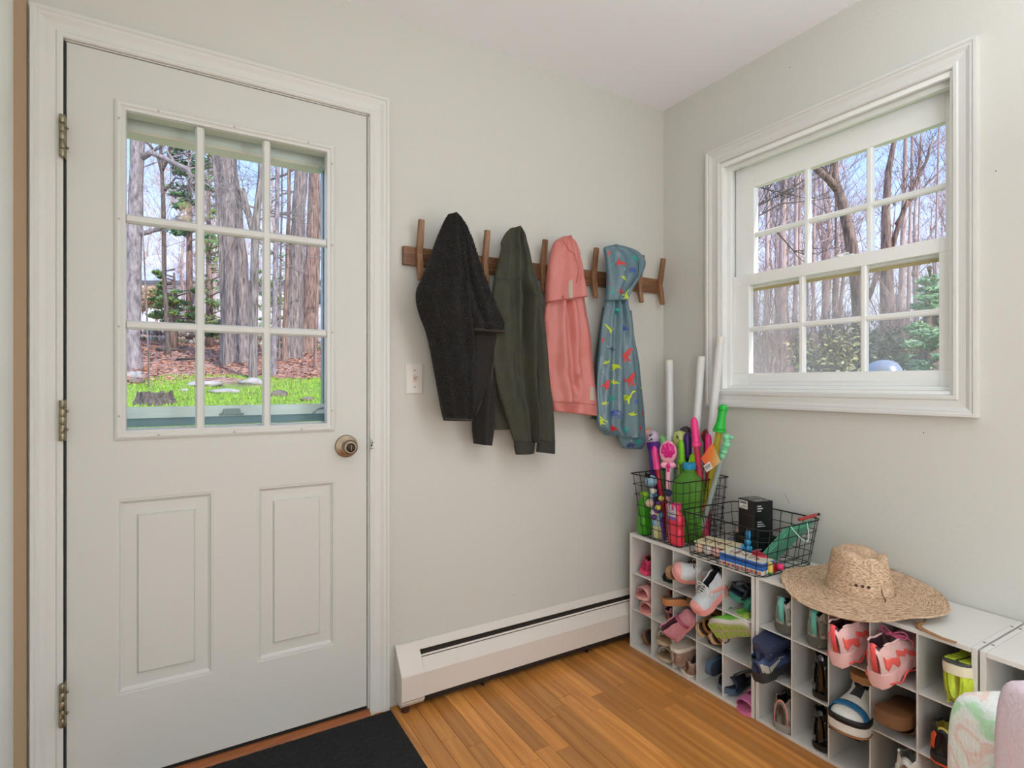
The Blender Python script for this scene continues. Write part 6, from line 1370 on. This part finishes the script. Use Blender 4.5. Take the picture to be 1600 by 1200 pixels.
# house beyond
hd = 46; A = PD(195, 470, hd); Bh = PD(540, 470, hd); ax = (Bh - A).normalized(); ay = Vector((-ax.y, ax.x, 0)); HL = (Bh - A).length; zg = min(gz(A.x, A.y), gz(Bh.x, Bh.y)) - .4
Mh = Matrix((ax, ay, Vector((0, 0, 1)))).transposed().to_4x4(); Mh.translation = Vector((A.x, A.y, 0))
ze = PD(260, 440, hd).z; zr = PD(260, 402, hd).z
t = thing('house', 'low white house with a pale grey shingle roof behind the pines', 'house', (A.x, A.y, zg))
MB().box(0, 0, zg, HL, 8, ze, Mh).build('wall', C('house_white', 226, 228, 232, .7), t)
b = MB(); b.prism([(-.6, ze - .05), (4, zr + 1.1), (8.6, ze - .05), (8.6, ze - .25), (4, zr + .9), (-.6, ze - .25)], 0, -.5, HL + .5, Mh); b.build('roof', C('roof_grey', 196, 200, 214, .8, var=.12, vscale=3), t)
for x in (2.4, 5.4, 8.6, 12, 15.4): 
    f = MB().box(x, -.08, ze - 2.0, x + 1.2, 0, ze - .7, Mh).build('window', C('house_trim', 240, 240, 240, .5), t)
    MB().box(x + .1, -.12, ze - 1.9, x + .56, -.08, ze - .8, Mh).build('pane', C('dark_pane', 90, 100, 112, .2), f); MB().box(x + .64, -.12, ze - 1.9, x + 1.1, -.08, ze - .8, Mh).build('pane', C('dark_pane', 90, 100, 112, .2), f)
MB().box(4.2, 1.2, ze + .6, 4.7, 1.7, zr + .4, Mh).build('roof_vent', C('house_trim', 240, 240, 240, .5), t)
MB().box(-.5, -.62, ze - .28, HL + .5, -.5, ze - .02, Mh).build('gutter', C('gutter_grey', 110, 112, 118, .6), t)
# evergreens
def needle_cloud(b, c, r, n, s, flat=.4):
    for _ in range(n):
        v = Vector((U(-1, 1), U(-1, 1), U(-1, 1)))
        if v.length > 1: continue
        p = Vector(c) + Vector((v.x * r, v.y * r, v.z * r * flat)); d = Vector((U(-1, 1), U(-1, 1), U(-.5, .5))).normalized(); u = d.orthogonal().normalized()
        b.add([p - d * s, p + u * s * .30, p + d * s, p - u * s * .30], [(0, 1, 2, 3)])
def evergreen(label, px, d, boughs, m1, m2, s=.12, n=60, name='pine_tree', cat='tree', trunk=True, flat=.4):
    c = PD(px, 500, d); g_ = gz(c.x, c.y); t = thing(name, label, cat, (c.x, c.y, g_))
    top = max(PD(x, y, d).z for x, y, r in boughs)
    if trunk: MB().tube([(c.x, c.y, g_ - .3), (c.x, c.y, (g_ + top) / 2), (c.x, c.y, top)], [.16, .12, .03], 10).build('trunk', BKB, t, smooth=True)
    bb = MB(); f1 = MB(); f2 = MB()
    for x, y, r in boughs:
        p = PD(x, y, d + U(-1, 1)); rr_ = r / FPX * d
        bb.tube([(c.x, c.y, max(g_, p.z - rr_ * .3)), p], [.04, .015], 5); needle_cloud(f1, p, rr_, n, s, flat); needle_cloud(f2, p + Vector((0, 0, rr_ * .1)), rr_, n, s, flat)
    bb.build('boughs', BKB, t); o = f1.build('foliage', m1, t); o['kind'] = 'stuff'; o = f2.build('foliage', m2, t); o['kind'] = 'stuff'
    return t
G1 = C('pine_dark', 62, 104, 66, .8); G2 = C('pine_light', 104, 146, 84, .8); G3 = C('pine_lime', 170, 186, 70, .8); G4 = C('hemlock', 124, 140, 66, .8)
rr = random.Random(9)
evergreen('tall green pine behind the arching limb, left column of the door glass', 296, 26, [(rr.uniform(268, 322), rr.uniform(190, 370), rr.uniform(8, 17)) for _ in range(48)], G1, G2, .17, 60)
evergreen('yellow green pine at the left of the middle column', 326, 30, [(rr.uniform(312, 344), rr.uniform(200, 380), rr.uniform(6, 12)) for _ in range(34)], G3, G2, .14, 42)
evergreen('olive green hemlock covering the front of the house, left column', 272, 22, [(rr.uniform(236, 312), rr.uniform(452, 512), rr.uniform(7, 13)) for _ in range(34)] + [(rr.uniform(244, 256), rr.uniform(420, 450), 6) for _ in range(6)], G4, G2, .12, 60, name='hemlock_tree')
evergreen('loose light green evergreen left of the huge tree, middle panes', 328, 24, [(rr.uniform(316, 350), rr.uniform(370, 520), rr.uniform(7, 14)) for _ in range(34)], G4, G2, .10, 34, name='hemlock_tree')
evergreen('dark low juniper at the foot of the hemlock, by the stone wall', 330, 21, [(rr.uniform(318, 346), rr.uniform(505, 525), rr.uniform(7, 12)) for _ in range(10)], G1, G4, .10, 60, name='juniper', cat='shrub', trunk=False)
evergreen('green evergreen far behind the twin trunks, right panes', 430, 34, [(rr.uniform(405, 450), rr.uniform(390, 510), rr.uniform(6, 13)) for _ in range(34)], G2, G4, .14, 30)
t = evergreen('tan dry grass clump at the corner of the house', 226, 24, [(rr.uniform(208, 244), rr.uniform(452, 480), rr.uniform(8, 14)) for _ in range(12)], C('dry_tan', 206, 172, 130, .9), C('dry_tan2', 224, 190, 150, .9), .16, 60, name='dry_grass_clump', cat='grass', trunk=False, flat=.8)
# --- through the side window
trunk_tree('tall tree splitting into a fork in the middle of the upper window sash', [(1303, 256), (1306, 285), (1316, 318), (1326, 360), (1333, 400), (1340, 450), (1345, 500)], [9, 11, 15, 17, 18, 19, 22], 13, BKB,
           [([(1310, 298), (1294, 280), (1276, 264), (1262, 254)], [12, 11, 10, 8]), ([(1302, 292), (1296, 275), (1302, 258)], [6, 6, 6])], 10, seg=14)
trunk_tree('tan forked tree in the right panes of the side window', [(1397, 222), (1388, 270), (1384, 330), (1385, 420), (1386, 500)], [7, 9, 12, 17, 20], 15, BKB, [([(1386, 400), (1370, 430), (1358, 465)], [9, 8, 7]), ([(1392, 390), (1408, 340), (1424, 300), (1448, 250), (1458, 215)], [8, 7, 5, 4, 2]), ([(1400, 350), (1420, 318), (1446, 290), (1474, 262)], [5, 4, 3, 2])], 12)
trunk_tree('dark slim tree standing left of the forked tree, middle panes', [(1306, 330), (1306, 400), (1305, 460), (1306, 520)], [3, 4, 9, 10], 17, BKB, (), 6)
trunk_tree('dark overhanging branch tree at the left edge of the side window', [(1166, 240), (1166, 330), (1165, 430), (1165, 540)], [9, 10, 11, 12], 7, BKD,
           [([(1170, 335), (1184, 322), (1212, 307), (1240, 292), (1256, 282)], [3, 3, 3, 2.5, 2]), ([(1168, 345), (1190, 335), (1220, 318), (1254, 315)], [2.6, 2.4, 2, 1.5]), ([(1176, 290), (1200, 296), (1230, 303), (1256, 309)], [2, 1.8, 1.5, 1]), ([(1170, 385), (1190, 368), (1212, 360), (1240, 392), (1260, 398)], [3, 2.5, 2.5, 2, 1.5])], 5)
for i, (px, py0, w_, d, lb) in enumerate([(1198, 300, 7, 22, 'reddish trunk second from the left in the left panes of the side window'), (1222, 290, 12, 24, 'widest reddish trunk in the left panes of the side window'), (1243, 270, 7, 23, 'reddish trunk beside the left mullion of the side window'), (1271, 300, 5, 25, 'thin trunk just right of the left mullion'), (1420, 330, 6, 21, 'grey brown trunk leaning right of the tan forked tree'), (1408, 400, 12, 24, 'broad brown trunk in the lower right panes'), (1462, 300, 4, 20, 'thin grey tree at the far right of the side window'), (1434, 320, 3, 22, 'thinnest trunk in the right panes')]):
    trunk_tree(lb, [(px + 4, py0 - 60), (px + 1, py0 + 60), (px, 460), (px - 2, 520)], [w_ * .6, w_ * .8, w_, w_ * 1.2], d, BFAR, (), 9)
# shared wood of bare trees behind
protos = []
for k in range(7):
    t = thing('woodland_tree', 'bare reddish brown woodland tree in the dense wood on the hill', 'tree', (0, 0, -60 - k), 'bare trees of the wood beyond the house')
    h = U(13, 17); b = MB(); pts = [Vector((0, 0, -60 - k - .5))]; x = Vector((0, 0, -60 - k))
    for i in range(7): x = x + Vector((U(-.25, .25), U(-.25, .25), h / 7)); pts.append(x.copy())
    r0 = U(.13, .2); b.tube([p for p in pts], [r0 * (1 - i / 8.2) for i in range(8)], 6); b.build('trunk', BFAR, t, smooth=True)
    tw = MB()
    for _ in range(15): i = random.randrange(2, 7); branchy(tw, pts[i].copy(), Vector((U(-1, 1), U(-1, 1), U(.3, 1.2))).normalized(), U(2.2, 4.2), .045, 2, .6, 3)
    tw.build('branches', BFAR, t)['kind'] = 'stuff'; protos.append(t)
rr = random.Random(21); cnt = 0
spots = []
for i in range(58): spots.append((math.radians(rr.uniform(3, 37)), rr.uniform(30, 62)))
for i in range(34): spots.append((math.radians(rr.uniform(73, 102)), rr.uniform(40, 72)))
for i in range(26): spots.append((math.radians(rr.uniform(38, 72)), rr.uniform(32, 60)))
for i in range(10): spots.append((math.radians(rr.uniform(-20, 2)), rr.uniform(32, 60)))
for a, r in spots:
    x, y = CAM.x + r * math.cos(a), CAM.y + r * math.sin(a); src = protos[cnt % 7]
    if cnt < 7: o = src
    else:
        o = src.copy(); COL.objects.link(o)
        for ch in src.children: c_ = ch.copy(); COL.objects.link(c_); c_.parent = o
    o.location = (x, y, gz(x, y)); o.rotation_euler = (0, 0, rr.uniform(0, 6.28)); s = rr.uniform(.6, .95) * (1 if a > 1 else (.85 if a < .47 else 1.05)); o.scale = (s, s, s); cnt += 1
# brush and shrubs by the side window
def brush(label, px, d, hp, n, m, spread=1.0, leaves=None, s=.05, w_=60, py=590, name='bare_shrub', leafn=14):
    c = PD(px, py, d); g_ = gz(c.x, c.y); H_ = max(.6, PD(px, hp, d).z - g_); t = thing(name, label, 'shrub', (c.x, c.y, g_)); b = MB(); l1 = MB(); l2 = MB(); ww = w_ / FPX * d / 2
    for _ in range(n):
        a = U(0, 6.28); p = Vector((c.x + U(-.3, .3) * ww, c.y + U(-.3, .3) * ww, g_ - .05)); e = Vector((math.cos(a) * U(0, ww), math.sin(a) * U(0, ww), H_ * U(.6, 1)))
        q = [p, p + e * .35 + Vector((0, 0, .06 * H_)), p + e * .7, p + e]; b.tube(q, [.014 * d / 9, .010 * d / 9, .007 * d / 9, .003 * d / 9], 4, cap=False)
        for i in range(1, 4):
            for _ in range(3): branchy(b, q[i], (e.normalized() + Vector((U(-1, 1), U(-1, 1), U(-.2, .8)))).normalized(), H_ * .24, .005 * d / 9, 1, .6, 3)
        if leaves:
            for i in range(leafn * 3):
                f = U(.25, 1.05); pc = p + e * f + Vector((U(-1, 1), U(-1, 1), U(-1, 1))) * .22 * H_ * .5; dd = Vector((U(-1, 1), U(-1, 1), U(-1, .6))).normalized(); u = dd.orthogonal().normalized(); z = s * U(.7, 1.3)
                (l1 if R() < .5 else l2).add([pc, pc + dd * z * .5 + u * z * .28, pc + dd * z, pc + dd * z * .5 - u * z * .28], [(0, 1, 2, 3)])
    b.build('stems', m, t)['kind'] = 'stuff'
    if leaves: l1.build('foliage', leaves[0], t)['kind'] = 'stuff'; l2.build('foliage', leaves[1], t)['kind'] = 'stuff'
    return t
LG = (C('rhodo_a', 170, 172, 112, .6), C('rhodo_b', 196, 188, 140, .6)); LGG = (C('spruce_a', 120, 164, 110, .7), C('spruce_b', 156, 196, 140, .7)); LGO = (C('rhodo_c', 118, 136, 80, .6), C('rhodo_b', 196, 188, 140, .6))
brush('leafless grey thicket in the lower left panes of the side window', 1200, 8.5, 480, 13, BFAR, w_=110)
brush('leafless purple grey thicket behind the left panes of the side window', 1232, 10.5, 456, 14, BFAR, w_=130)
brush('pale green rhododendron in the middle lower pane', 1300, 8.5, 512, 40, BKG, leaves=LG, w_=100, s=.085, name='rhododendron', leafn=22)
brush('olive rhododendron bush behind the rounded grey lid', 1385, 10, 512, 44, BKG, leaves=LGO, w_=130, s=.09, name='rhododendron', leafn=22)
brush('twiggy undergrowth behind the rhododendrons', 1330, 13, 455, 18, BFAR, w_=150)
brush('twiggy undergrowth at the right behind the spruce', 1420, 14, 450, 20, BFAR, w_=150)
brush('twiggy reddish undergrowth at the left of the wood', 1200, 14, 440, 18, BFAR, w_=150)
rr = random.Random(33)
evergreen('fresh green spruce at the lower right of the side window', 1452, 9, [(1452 + rr.uniform(-1, 1) * (6 + (y - 430) * .30), y, 9 + (y - 430) * .05) for y in [rr.uniform(432, 600) for _ in range(60)]], LGG[0], LGG[1], .06, 60, name='spruce_tree')
for (px, d, hp, lb) in ((345, 30, 490, 'brown undergrowth behind the huge shaggy tree'), (470, 32, 490, 'brown undergrowth behind the twin trunks')): brush(lb, px, d, hp, 16, BFAR, w_=90, py=520)
# rounded grey lid outside the window (kettle shaped cover)
c = PD(1381, 592, 2.9); t = thing('grill_cover', 'rounded pale grey dome lid just outside the side window', 'lid', (c.x, c.y, gz(c.x, c.y)))
z0 = gz(c.x, c.y); zt = PD(1381, 562, 2.9).z
MB().lathe([(.082, -.16), (.086, -.10), (.080, -.05), (.060, -.018), (.030, -.004), (.004, 0)], (c.x, c.y, zt), 36).build('dome', C('dome_grey', 176, 184, 196, .25, metal=.4), t, smooth=True)
MB().lathe([(.088, 0), (.092, .006), (.088, .014)], (c.x, c.y, zt - .165), 36).build('rim', C('dome_rim', 90, 94, 104, .3, metal=.5), t, smooth=True)
MB().lathe([(.10, 0), (.10, .02), (.012, .03), (.012, zt - .16 - z0)], (c.x, c.y, z0), 20).build('stand', C('dome_rim', 90, 94, 104, .3, metal=.5), t, smooth=True)
